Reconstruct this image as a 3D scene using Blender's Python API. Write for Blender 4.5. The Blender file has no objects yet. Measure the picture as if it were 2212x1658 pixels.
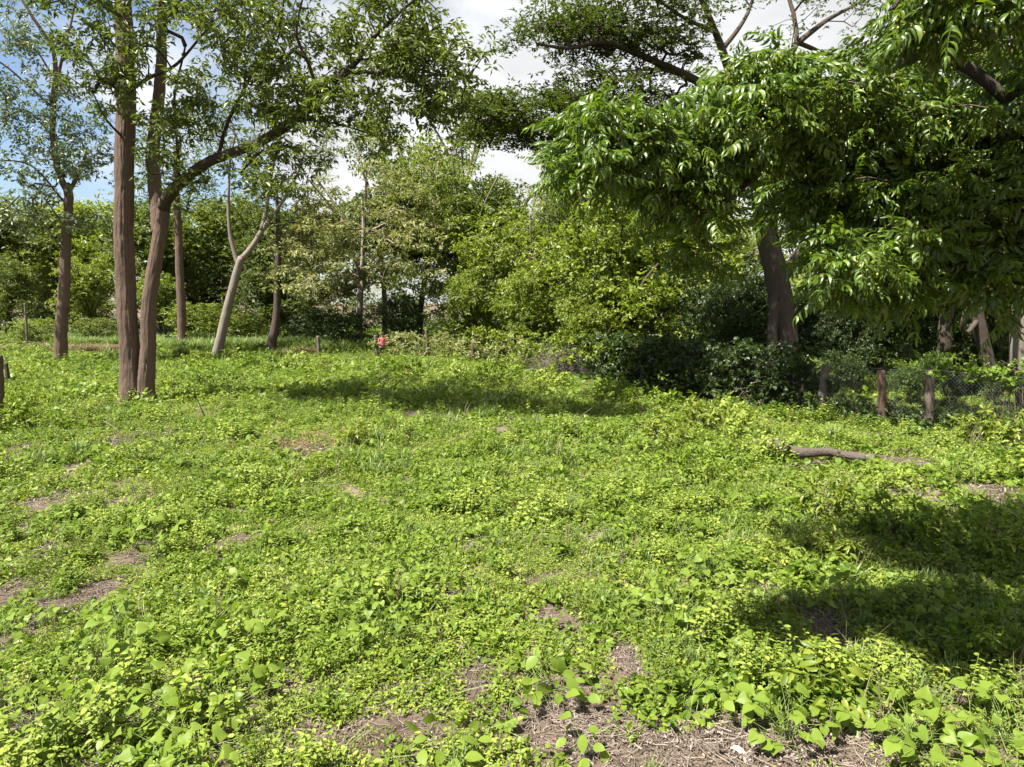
import bpy, math, random
import numpy as np
from mathutils import Vector, Matrix

# ---------------------------------------------------------------- camera, sky, sun, exposure
S = bpy.context.scene
COL = S.collection
PITCH, CAMZ, F = math.radians(6.9), 3.8, 1475.0
cam_d = bpy.data.cameras.new('camera'); cam = bpy.data.objects.new('camera', cam_d); COL.objects.link(cam)
cam.location = (0, 0, CAMZ); cam.rotation_euler = (math.pi / 2 - PITCH, 0, 0)
cam_d.sensor_width = 36; cam_d.lens = 36 * F / 2212; cam_d.clip_start = 0.05; cam_d.clip_end = 3000
S.camera = cam

SUN = np.array((-0.43, -0.26, 0.86)); SUN /= np.linalg.norm(SUN)      # direction towards the sun
EL = math.asin(SUN[2]); AZ = math.atan2(SUN[0], SUN[1])
sd = bpy.data.lights.new('sun', 'SUN'); sd.energy = 5.0; sd.angle = math.radians(0.53); sd.color = (1.0, 0.955, 0.87)
sun = bpy.data.objects.new('sun', sd); COL.objects.link(sun)
sun.rotation_euler = Vector(SUN).to_track_quat('Z', 'Y').to_euler(); sun.location = (0, 0, 60)

W = bpy.data.worlds.new('World'); S.world = W; W.use_nodes = True
nt = W.node_tree; nt.nodes.clear()
def nn(t, kind, **kw):
    n = t.nodes.new(kind)
    for k, v in kw.items(): setattr(n, k, v)
    return n
sky = nn(nt, 'ShaderNodeTexSky', sky_type='NISHITA'); sky.sun_disc = False
sky.sun_elevation = EL; sky.sun_rotation = AZ; sky.air_density = 1.0; sky.dust_density = 0.6; sky.ozone_density = 1.5
bg = nn(nt, 'ShaderNodeBackground'); bg.inputs['Strength'].default_value = 0.042
clouds = nn(nt, 'ShaderNodeBackground'); clouds.inputs['Color'].default_value = (0.965, 0.98, 1, 1)
tc = nn(nt, 'ShaderNodeTexCoord')
mp = nn(nt, 'ShaderNodeMapping'); mp.inputs['Scale'].default_value = (1.0, 1.0, 1.9); mp.inputs['Location'].default_value = (0.25, 0.6, 0.3)
nz = nn(nt, 'ShaderNodeTexNoise'); nz.inputs['Scale'].default_value = 1.9; nz.inputs['Detail'].default_value = 9; nz.inputs['Roughness'].default_value = 0.56
nz2 = nn(nt, 'ShaderNodeTexNoise'); nz2.inputs['Scale'].default_value = 3.6; nz2.inputs['Detail'].default_value = 6
sep = nn(nt, 'ShaderNodeSeparateXYZ')
ma = nn(nt, 'ShaderNodeMath', operation='MULTIPLY_ADD'); ma.inputs[1].default_value = 0.55
cr = nn(nt, 'ShaderNodeMapRange', interpolation_type='SMOOTHSTEP'); cr.inputs['From Min'].default_value = 0.24; cr.inputs['From Max'].default_value = 0.42
cb = nn(nt, 'ShaderNodeMapRange'); cb.inputs['From Min'].default_value = 0.35; cb.inputs['From Max'].default_value = 0.6
cb.inputs['To Min'].default_value = 0.205; cb.inputs['To Max'].default_value = 0.30
mx = nn(nt, 'ShaderNodeMixShader'); wo = nn(nt, 'ShaderNodeOutputWorld')
L = nt.links.new
L(tc.outputs['Generated'], mp.inputs['Vector']); L(mp.outputs[0], nz.inputs['Vector']); L(mp.outputs[0], nz2.inputs['Vector'])
L(tc.outputs['Generated'], sep.inputs[0]); L(sep.outputs['X'], ma.inputs[0]); L(nz.outputs[0], ma.inputs[2])
L(ma.outputs[0], cr.inputs['Value']); L(nz2.outputs[0], cb.inputs['Value']); L(cb.outputs[0], clouds.inputs['Strength'])
L(sky.outputs[0], bg.inputs['Color']); L(cr.outputs[0], mx.inputs[0]); L(bg.outputs[0], mx.inputs[1]); L(clouds.outputs[0], mx.inputs[2])
L(mx.outputs[0], wo.inputs[0])

S.view_settings.view_transform = 'Standard'; S.view_settings.look = 'None'
S.view_settings.exposure = 2.0; S.view_settings.gamma = 1.0; S.view_settings.use_curve_mapping = False
S.cycles.max_bounces = 7; S.cycles.diffuse_bounces = 2; S.cycles.transmission_bounces = 2; S.cycles.glossy_bounces = 2
S.cycles.transparent_max_bounces = 4; S.cycles.use_denoising = True

# ---------------------------------------------------------------- pixel to place
CPI, SPI = math.cos(PITCH), math.sin(PITCH)
def ray(x, y):
    a, b = (x - 1106) / F, (829 - y) / F
    return np.array((a, CPI + b * SPI, -SPI + b * CPI))
def P(x, y, Y):
    d = ray(x, y); t = Y / d[1]
    return np.array((d[0] * t, Y, CAMZ + d[2] * t))
def G(x, y):
    d = ray(x, y); t = CAMZ / -d[2]
    return np.array((d[0] * t, d[1] * t, 0.0))

# ---------------------------------------------------------------- numpy helpers
rng = np.random.default_rng(11)
_tab = rng.random((256, 256))
def vnoise(x, y, s=1.0, ox=0.0):
    x = np.asarray(x) / s + 37.3 + ox; y = np.asarray(y) / s + 91.7 + ox * 1.7
    xi, yi = np.floor(x).astype(int), np.floor(y).astype(int); fx, fy = x - xi, y - yi
    fx = fx * fx * (3 - 2 * fx); fy = fy * fy * (3 - 2 * fy)
    t = lambda i, j: _tab[i % 256, j % 256]
    return (t(xi, yi) * (1 - fx) + t(xi + 1, yi) * fx) * (1 - fy) + (t(xi, yi + 1) * (1 - fx) + t(xi + 1, yi + 1) * fx) * fy
def terrain(x, y):
    return (vnoise(x, y, 6) - .5) * .22 + (vnoise(x, y, 1.7, 5) - .5) * .07 - .02
def unit(v):
    return v / np.maximum(np.linalg.norm(v, axis=-1, keepdims=True), 1e-9)

class MB:
    def __init__(s): s.v, s.f, s.m, s.n = [], [], [], 0
    def add(s, V, T, mat=0):
        V = np.asarray(V, float).reshape(-1, 3); T = np.asarray(T, int).reshape(-1, 3)
        s.v.append(V); s.f.append(T + s.n); s.m.append(np.full(len(T), mat)); s.n += len(V)
    def mesh(s, name, mats, smooth=True):
        me = bpy.data.meshes.new(name)
        V = np.concatenate(s.v); T = np.concatenate(s.f); M = np.concatenate(s.m)
        me.vertices.add(len(V)); me.vertices.foreach_set('co', V.ravel().astype(np.float32))
        me.loops.add(T.size); me.loops.foreach_set('vertex_index', T.ravel().astype(np.int32))
        me.polygons.add(len(T)); me.polygons.foreach_set('loop_start', np.arange(0, T.size, 3, dtype=np.int32))
        me.polygons.foreach_set('material_index', M.astype(np.int32))
        for m in (mats if isinstance(mats, (list, tuple)) else [mats]): me.materials.append(m)
        me.polygons.foreach_set('use_smooth', np.full(len(T), smooth))
        me.update(calc_edges=True)
        return me
    def build(s, name, mats, parent=None, smooth=True):
        return obj(name, s.mesh(name, mats, smooth), parent)

def obj(name, me, parent=None, loc=None, rot=None, scale=None):
    o = bpy.data.objects.new(name, me); COL.objects.link(o)
    if parent is not None: o.parent = parent
    if loc is not None: o.location = tuple(loc)
    if rot is not None: o.rotation_euler = rot
    if scale is not None: o.scale = (scale,) * 3 if np.isscalar(scale) else scale
    return o
def tag(o, label=None, cat=None, group=None, kind=None):
    if label: o['label'] = label
    if cat: o['category'] = cat
    if group: o['group'] = group
    if kind: o['kind'] = kind
    return o
def thing(name, label, cat, loc=(0, 0, 0), group=None):
    return tag(obj(name, None, None, loc), label, cat, group)
def copy_tree(root):
    r = root.copy(); COL.objects.link(r)
    for ch in list(root.children):
        c = ch.copy(); COL.objects.link(c); c.parent = r
        for g in list(ch.children):
            d = g.copy(); COL.objects.link(d); d.parent = c
    return r

def tube(mb, pts, rad, sides=6, mat=0, bark=0.0, cap=True, seed=0.0):
    pts = np.asarray(pts, float); n = len(pts); rad = np.broadcast_to(np.asarray(rad, float), (n,))
    T = unit(np.gradient(pts, axis=0)); up = np.array((0, 0, 1.0)) if abs(T[:, 2]).mean() < .8 else np.array((0, 1.0, 0))
    A = unit(np.cross(T, up)); B = np.cross(T, A)
    th = np.linspace(0, 2 * math.pi, sides, endpoint=False)
    R = np.repeat(rad[:, None], sides, 1)
    if bark:
        s = np.concatenate(([0], np.cumsum(np.linalg.norm(np.diff(pts, axis=0), axis=1))))
        k = 10
        u = (th[None, :] / (2 * math.pi) * k) + .9 * np.sin(s[:, None] * 1.3 + seed)
        a = vnoise(u + 0 * s[:, None], s[:, None] * 1.1 + 0 * u, 1.0, seed); 
        wrap = np.abs(th[None, :] / (2 * math.pi) - .5) * 2
        u2 = wrap * k + .6 * vnoise(s[:, None] + 0 * wrap, wrap * 3 + 0 * s[:, None], .5, seed + 3)
        a = .6 * vnoise(u2, s[:, None] * .33 + u2 * .21, 1.0, seed) + .4 * vnoise(u2 * 1.3 + 7, s[:, None] * .8 - u2 * .4, 1.0, seed + 4)
        b = vnoise(u2 * 2.3 + s[:, None] * .7, s[:, None] * 2.6 + u2 * .9, 1.0, seed + 9)
        lump = vnoise(wrap * 3 + s[:, None] * .5, s[:, None] * .6 + wrap * 1.7, 1.0, seed + 20) - .5
        R = R * (1 + bark * (-1.0 * np.maximum(0, .45 - np.abs(a - .5) * 2.2) + .35 * (b - .5)) + .07 * lump)
    V = pts[:, None, :] + R[:, :, None] * (np.cos(th)[None, :, None] * A[:, None, :] + np.sin(th)[None, :, None] * B[:, None, :])
    i, j = np.meshgrid(np.arange(n - 1), np.arange(sides), indexing='ij'); j2 = (j + 1) % sides
    a, b, c, d = i * sides + j, i * sides + j2, (i + 1) * sides + j2, (i + 1) * sides + j
    F_ = np.concatenate((np.stack((a, b, c), -1).reshape(-1, 3), np.stack((a, c, d), -1).reshape(-1, 3)))
    V = V.reshape(-1, 3)
    if cap:
        V = np.concatenate((V, pts[:1], pts[-1:])); q = np.arange(sides)
        F_ = np.concatenate((F_, np.stack((np.full(sides, n * sides), (q + 1) % sides, q), -1),
                             np.stack((np.full(sides, n * sides + 1), (n - 1) * sides + q, (n - 1) * sides + (q + 1) % sides), -1)))
    mb.add(V, F_, mat)
def smooth_path(pts, step):
    pts = np.asarray(pts, float)
    if len(pts) == 2:
        n = max(2, int(np.linalg.norm(pts[1] - pts[0]) / step) + 1)
        return pts[0] + (pts[1] - pts[0]) * np.linspace(0, 1, n)[:, None]
    out = []; Q = np.concatenate((2 * pts[:1] - pts[1:2], pts, 2 * pts[-1:] - pts[-2:-1]))
    for k in range(1, len(Q) - 2):
        n = max(1, int(np.linalg.norm(Q[k + 1] - Q[k]) / step)); t = np.linspace(0, 1, n, endpoint=False)[:, None]
        out.append(.5 * (2 * Q[k] + (Q[k + 1] - Q[k - 1]) * t + (2 * Q[k - 1] - 5 * Q[k] + 4 * Q[k + 1] - Q[k + 2]) * t ** 2 + (3 * Q[k] - Q[k - 1] - 3 * Q[k + 1] + Q[k + 2]) * t ** 3))
    return np.concatenate(out + [pts[-1:]])

# ---- leaves
RHOMB = (np.array([(0, 0, 0), (.42, .5, .07), (1, 0, -.06), (.42, -.5, .07)]), np.array([(0, 2, 1), (0, 3, 2)]))
OVAL = (np.array([(0, 0, 0), (.3, .44, .06), (.3, 0, .03), (.3, -.44, .06), (.68, .38, .05), (.68, 0, .015), (.68, -.38, .05), (1, 0, -.07)]),
        np.array([(0, 2, 1), (0, 3, 2), (1, 2, 5), (1, 5, 4), (2, 3, 6), (2, 6, 5), (4, 5, 7), (5, 6, 7)]))
HEX = (np.array([(0, 0, 0), (.25, .46, .05), (.7, .38, .05), (1, 0, -.05), (.7, -.38, .05), (.25, -.46, .05)]), np.array([(0, 3, 2), (0, 2, 1), (0, 5, 4), (0, 4, 3)]))
def leaves(mb, C, A, N, Ln, Wd, shape=RHOMB, mat=0):
    C = np.asarray(C, float); n = len(C)
    if n == 0: return
    A = unit(np.asarray(A, float)); N = np.asarray(N, float); Sd = unit(np.cross(N, A)); N = np.cross(A, Sd)
    Ln = np.broadcast_to(np.asarray(Ln, float), (n,)); Wd = np.broadcast_to(np.asarray(Wd, float), (n,))
    v, f = shape
    V = C[:, None, :] + A[:, None, :] * (v[None, :, 0] * Ln[:, None])[..., None] + Sd[:, None, :] * (v[None, :, 1] * Wd[:, None])[..., None] + N[:, None, :] * (v[None, :, 2] * Ln[:, None])[..., None]
    T = f[None] + (np.arange(n) * len(v))[:, None, None]
    mb.add(V.reshape(-1, 3), T.reshape(-1, 3), mat)
def clump_leaves(mb, C, per, rc, Ln, aspect, r, flat=.55, up=1.0, droop=.2, shape=RHOMB, mat=0, rose=7):
    """leaves sit in small rosettes at twig tips, the tips spread through the clump"""
    C = np.asarray(C, float); ns = max(1, round(per / rose)); n = len(C) * ns
    if n == 0: return
    off = r.normal(size=(n, 3)) * np.array((1, 1, flat)) * rc * .62
    tip = np.repeat(C, ns, 0) + off
    out = unit(off * np.array((1, 1, .5)) / rc + r.normal(size=(n, 3)) * .35 + np.array((0, 0, .1)))
    N0 = unit(r.normal(size=(n, 3)) * .5 + np.array((0, 0, up)) + out * .3)
    S0 = unit(np.cross(N0, out)); k = np.arange(rose); m = n * rose
    ang = (k[None, :] - (rose - 1) / 2) * (4.4 / rose) + r.normal(size=(n, rose)) * .3
    A = (out[:, None, :] * np.cos(ang)[..., None] + S0[:, None, :] * np.sin(ang)[..., None]).reshape(m, 3) + r.normal(size=(m, 3)) * .22 + np.array((0, 0, -droop))
    N = np.repeat(N0, rose, 0) + r.normal(size=(m, 3)) * .3
    ln = Ln * r.uniform(.65, 1.25, m); b = np.repeat(tip, rose, 0) + unit(A) * (ln * .15)[:, None] - np.repeat(out, rose, 0) * (r.random((m, 1)) * Ln * .9)
    leaves(mb, b, A, N, ln, ln * aspect * r.uniform(.8, 1.2, m), shape, mat)

# ---------------------------------------------------------------- materials
def ramp(t, cols):
    n = t.nodes.new('ShaderNodeValToRGB'); e = n.color_ramp.elements
    while len(e) < len(cols): e.new(.5)
    for k, (p, c) in enumerate(cols): e[k].position = p; e[k].color = (*c, 1)
    return n
def leaf_mat(name, cols, trans=.38, rough=.5, spec=.35, hue=0.0, tcol=(1.15, 1.25, .55), field=None):
    m = bpy.data.materials.new(name); m.use_nodes = True; t = m.node_tree; t.nodes.clear(); L = t.links.new
    out = t.nodes.new('ShaderNodeOutputMaterial'); b = t.nodes.new('ShaderNodeBsdfPrincipled'); tr = t.nodes.new('ShaderNodeBsdfTranslucent')
    mix = t.nodes.new('ShaderNodeMixShader'); mix.inputs[0].default_value = trans
    geo = t.nodes.new('ShaderNodeNewGeometry'); oi = t.nodes.new('ShaderNodeObjectInfo')
    k = len(cols); r = ramp(t, [(i / max(1, k - 1), c) for i, c in enumerate(cols)])
    ad = t.nodes.new('ShaderNodeMath'); ad.operation = 'MULTIPLY_ADD'; ad.inputs[1].default_value = .35
    L(oi.outputs['Random'], ad.inputs[0]); L(geo.outputs['Random Per Island'], ad.inputs[2])
    w = t.nodes.new('ShaderNodeMath'); w.operation = 'MULTIPLY'; w.inputs[1].default_value = 1 / 1.35
    L(ad.outputs[0], w.inputs[0]); last = w.outputs[0]
    if field:
        fs, fa = field
        tx = t.nodes.new('ShaderNodeTexNoise'); tx.inputs['Scale'].default_value = fs; tx.inputs['Detail'].default_value = 3
        L(geo.outputs['Position'], tx.inputs['Vector'])
        f2 = t.nodes.new('ShaderNodeMath'); f2.operation = 'MULTIPLY_ADD'; f2.inputs[1].default_value = fa; f2.inputs[2].default_value = -.5 * fa
        L(tx.outputs[0], f2.inputs[0])
        f3 = t.nodes.new('ShaderNodeMath'); f3.operation = 'ADD'; f3.use_clamp = True; L(last, f3.inputs[0]); L(f2.outputs[0], f3.inputs[1]); last = f3.outputs[0]
    L(last, r.inputs[0])
    L(r.outputs[0], b.inputs['Base Color']); b.inputs['Roughness'].default_value = rough; b.inputs['Specular IOR Level'].default_value = spec
    mc = t.nodes.new('ShaderNodeMix'); mc.data_type = 'RGBA'; mc.blend_type = 'MULTIPLY'; mc.inputs[0].default_value = 1; mc.inputs[7].default_value = (*tcol, 1)
    L(r.outputs[0], mc.inputs[6]); L(mc.outputs[2], tr.inputs['Color'])
    L(b.outputs[0], mix.inputs[1]); L(tr.outputs[0], mix.inputs[2]); L(mix.outputs[0], out.inputs[0])
    return m
def bark_mat(name, dark, light, scale=7.0, stretch=.18, bump=.5, moss=None):
    m = bpy.data.materials.new(name); m.use_nodes = True; t = m.node_tree; b = t.nodes['Principled BSDF']; L = t.links.new
    geo = t.nodes.new('ShaderNodeNewGeometry'); mp = t.nodes.new('ShaderNodeMapping'); mp.inputs['Scale'].default_value = (1, 1, stretch)
    L(geo.outputs['Position'], mp.inputs[0])
    n1 = t.nodes.new('ShaderNodeTexNoise'); n1.inputs['Scale'].default_value = scale * 2; n1.inputs['Detail'].default_value = 6; n1.inputs['Roughness'].default_value = .65
    n2 = t.nodes.new('ShaderNodeTexNoise'); n2.inputs['Scale'].default_value = 1.6; n2.inputs['Detail'].default_value = 4
    v = t.nodes.new('ShaderNodeTexNoise'); v.noise_type = 'RIDGED_MULTIFRACTAL'; v.inputs['Scale'].default_value = scale * .8; v.inputs['Detail'].default_value = 3
    L(mp.outputs[0], n1.inputs[0]); L(mp.outputs[0], v.inputs[0]); L(geo.outputs['Position'], n2.inputs[0])
    a = t.nodes.new('ShaderNodeMath'); a.operation = 'MULTIPLY_ADD'; a.inputs[1].default_value = -.22; L(v.outputs[0], a.inputs[0]); L(n1.outputs[0], a.inputs[2])
    a2 = t.nodes.new('ShaderNodeMath'); a2.operation = 'MULTIPLY_ADD'; a2.inputs[1].default_value = .5; a2.inputs[2].default_value = .12; L(n2.outputs[0], a2.inputs[0])
    a3 = t.nodes.new('ShaderNodeMath'); a3.operation = 'ADD'; L(a.outputs[0], a3.inputs[0]); L(a2.outputs[0], a3.inputs[1])
    r = ramp(t, [(.40, dark), (.58, tuple(.65 * x + .35 * y for x, y in zip(dark, light))), (.78, light)])
    L(a3.outputs[0], r.inputs[0]); L(r.outputs[0], b.inputs['Base Color']); b.inputs['Roughness'].default_value = .9; b.inputs['Specular IOR Level'].default_value = .15
    bp = t.nodes.new('ShaderNodeBump'); bp.inputs['Strength'].default_value = bump; bp.inputs['Distance'].default_value = .08
    L(a.outputs[0], bp.inputs['Height']); L(bp.outputs[0], b.inputs['Normal'])
    return m
def plain_mat(name, col, rough=.7, spec=.3, metal=0.0, var=.25, scale=30):
    m = bpy.data.materials.new(name); m.use_nodes = True; t = m.node_tree; b = t.nodes['Principled BSDF']; L = t.links.new
    n = t.nodes.new('ShaderNodeTexNoise'); n.inputs['Scale'].default_value = scale; n.inputs['Detail'].default_value = 4
    g = t.nodes.new('ShaderNodeNewGeometry'); L(g.outputs['Position'], n.inputs[0])
    r = ramp(t, [(.3, tuple(c * (1 - var) for c in col)), (.7, tuple(min(1, c * (1 + var)) for c in col))])
    L(n.outputs[0], r.inputs[0]); L(r.outputs[0], b.inputs['Base Color']); b.inputs['Roughness'].default_value = rough
    b.inputs['Specular IOR Level'].default_value = spec; b.inputs['Metallic'].default_value = metal
    return m
def litter_mat(name, cols):
    m = bpy.data.materials.new(name); m.use_nodes = True; t = m.node_tree; b = t.nodes['Principled BSDF']
    g = t.nodes.new('ShaderNodeNewGeometry'); r = ramp(t, [(i / (len(cols) - 1), c) for i, c in enumerate(cols)])
    t.links.new(g.outputs['Random Per Island'], r.inputs[0]); t.links.new(r.outputs[0], b.inputs['Base Color']); b.inputs['Roughness'].default_value = .8
    return m

M = {}
M['weed'] = leaf_mat('weed_leaf', [(0.09, 0.13, 0.02), (0.155, 0.205, 0.03), (0.22, 0.27, 0.042), (0.27, 0.31, 0.065)], .34, .48, .18, field=(.35, .55))
M['weed_dark'] = leaf_mat('weed_leaf_dark', [(0.07, 0.12, 0.014), (0.125, 0.185, 0.02), (0.19, 0.25, 0.03)], .34, .45, .18)
M['weed_broad'] = leaf_mat('broad_weed_leaf', [(0.065, 0.115, 0.014), (0.105, 0.165, 0.02), (0.155, 0.215, 0.03), (0.21, 0.25, 0.045)], .42, .42, .18)
M['grass'] = leaf_mat('grass_blade', [(.07, .12, 0.0310), (.13, .19, 0.0465), (.2, .22, 0.0930)], .3, .5, .3)
M['dry_grass'] = leaf_mat('dry_grass_blade', [(0.12, 0.09, 0.05), (0.18, 0.14, 0.08), (0.13, 0.12, 0.055)], .2, .7, .2, tcol=(1, .9, .7))
M['leaf_a'] = leaf_mat('tree_leaf_mid', [(0.04, 0.06, 0.01), (0.065, 0.095, 0.013), (0.1, 0.13, 0.02), (0.15, 0.165, 0.035)], .42, .42, .45)
M['leaf_b'] = leaf_mat('tree_leaf_grey', [(0.07, 0.1, 0.0465), (0.11, 0.145, 0.0697), (0.17, 0.19, 0.1162)], .35, .4, .5)
M['leaf_yellow'] = leaf_mat('tree_leaf_olive', [(0.09, 0.115, 0.0310), (0.17, 0.185, 0.0620), (0.25, 0.25, 0.1085), (0.31, 0.28, 0.1200)], .38, .55, .3, field=(.25, .7))
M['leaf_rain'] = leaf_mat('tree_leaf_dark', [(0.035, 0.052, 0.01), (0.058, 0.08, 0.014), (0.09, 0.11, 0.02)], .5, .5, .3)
M['leaf_bright'] = leaf_mat('tree_leaf_bright', [(0.07, 0.11, 0.013), (0.125, 0.17, 0.018), (0.18, 0.22, 0.025), (0.23, 0.25, 0.04)], .42, .45, .4, field=(.3, .5))
M['leaf_forest'] = leaf_mat('tree_leaf_forest', [(0.045, 0.07, 0.011), (0.085, 0.115, 0.015), (0.13, 0.155, 0.022), (0.18, 0.195, 0.04)], .38, .5, .35, field=(.22, .6))
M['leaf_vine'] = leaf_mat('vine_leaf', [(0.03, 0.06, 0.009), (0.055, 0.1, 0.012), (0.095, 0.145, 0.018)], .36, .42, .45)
M['leaf_neem'] = leaf_mat('neem_leaflet', [(0.04, 0.075, 0.01), (0.06, 0.11, 0.012), (0.095, 0.15, 0.016), (0.15, 0.2, 0.025)], .42, .4, .5, tcol=(1.3, 1.35, .4))
M['leaf_shade'] = leaf_mat('shade_toned_leaf', [(0.018, 0.036, 0.007), (0.034, 0.06, 0.01), (0.058, 0.088, 0.014)], .36, .45, .4)  # leaf colour lowered so shaded hollows read dark
M['bark_a'] = bark_mat('bark_ridged_brown', (.010, .007, .0055), (.115, .08, .06), 11, .1, 1.0)
M['bark_limb'] = bark_mat('bark_dark_limb', (.006, .0045, .0035), (.05, .037, .028), 9, .3, .8)
M['bark_pale'] = bark_mat('bark_pale_grey', (.035, .03, .025), (.16, .135, .11), 8, .35, .3)
M['bark_dark'] = bark_mat('bark_dark', (.008, .0065, .005), (.06, .047, .036), 8, .25, .6)
M['twig'] = plain_mat('twig', (.11, .085, .06), .9, .1)
M['dry_twig'] = litter_mat('dry_twig', [(.07, .052, .038), (.13, .10, .078), (.2, .165, .13)])
M['red_twig'] = litter_mat('reddish_twig', [(.1, .05, .035), (.2, .11, .07), (.26, .17, .11)])
M['litter'] = litter_mat('dry_leaf', [(.06, .04, .028), (.11, .08, .057), (.17, .13, .1), (.27, .225, .185), (.10, .06, .04)])
M['stem'] = plain_mat('green_stem', (.1, .14, .03), .6, .3)
M['post'] = bark_mat('post_wood', (.012, .01, .008), (.105, .085, .07), 10, .12, .5)
M['post_red'] = bark_mat('post_wood_red', (.012, .008, .006), (.085, .055, .04), 10, .12, .5)
M['log'] = bark_mat('log_wood', (.014, .011, .009), (.085, .068, .056), 10, .9, .8)
M['wire'] = plain_mat('galvanised_wire', (.13, .135, .13), .6, .4, .3, .1)
M['fruit'] = plain_mat('neem_fruit', (.28, .30, .05), .35, .5, 0, .2)

# ---------------------------------------------------------------- ground
def soil_mat():
    m = bpy.data.materials.new('soil'); m.use_nodes = True; t = m.node_tree; b = t.nodes['Principled BSDF']; L = t.links.new
    g = t.nodes.new('ShaderNodeNewGeometry')
    n1 = t.nodes.new('ShaderNodeTexNoise'); n1.inputs['Scale'].default_value = 1.3; n1.inputs['Detail'].default_value = 8
    n2 = t.nodes.new('ShaderNodeTexNoise'); n2.inputs['Scale'].default_value = 38; n2.inputs['Detail'].default_value = 6; n2.inputs['Roughness'].default_value = .7
    L(g.outputs['Position'], n1.inputs[0]); L(g.outputs['Position'], n2.inputs[0])
    a = t.nodes.new('ShaderNodeMath'); a.operation = 'MULTIPLY_ADD'; a.inputs[1].default_value = .55; L(n1.outputs[0], a.inputs[0])
    h = t.nodes.new('ShaderNodeMath'); h.operation = 'MULTIPLY'; h.inputs[1].default_value = .5; L(n2.outputs[0], h.inputs[0]); L(h.outputs[0], a.inputs[2])
    r = ramp(t, [(.36, (.045, .032, .023)), (.5, (.085, .062, .046)), (.6, (.125, .096, .074)), (.72, (.19, .155, .125))])
    L(a.outputs[0], r.inputs[0]); L(r.outputs[0], b.inputs['Base Color']); b.inputs['Roughness'].default_value = .95; b.inputs['Specular IOR Level'].default_value = .1
    bp = t.nodes.new('ShaderNodeBump'); bp.inputs['Strength'].default_value = .7; bp.inputs['Distance'].default_value = .03; L(n2.outputs[0], bp.inputs['Height']); L(bp.outputs[0], b.inputs['Normal'])
    return m
gx = np.concatenate((np.linspace(-600, -45, 22)[:-1], np.linspace(-45, 45, 181), np.linspace(45, 600, 22)[1:]))
gy = np.concatenate((np.linspace(-300, -5, 12)[:-1], np.linspace(-5, 75, 161), np.linspace(75, 900, 26)[1:]))
X, Y = np.meshgrid(gx, gy, indexing='ij'); Z = terrain(X, Y)
mb = MB(); ny = len(gy); i, j = np.meshgrid(np.arange(len(gx) - 1), np.arange(ny - 1), indexing='ij'); a = i * ny + j
mb.add(np.stack((X, Y, Z), -1), np.concatenate((np.stack((a, a + ny, a + ny + 1), -1).reshape(-1, 3), np.stack((a, a + ny + 1, a + 1), -1).reshape(-1, 3))))
tag(mb.build('ground', soil_mat()), 'pale brown soil with dry litter under the weeds', kind='structure')

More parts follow.
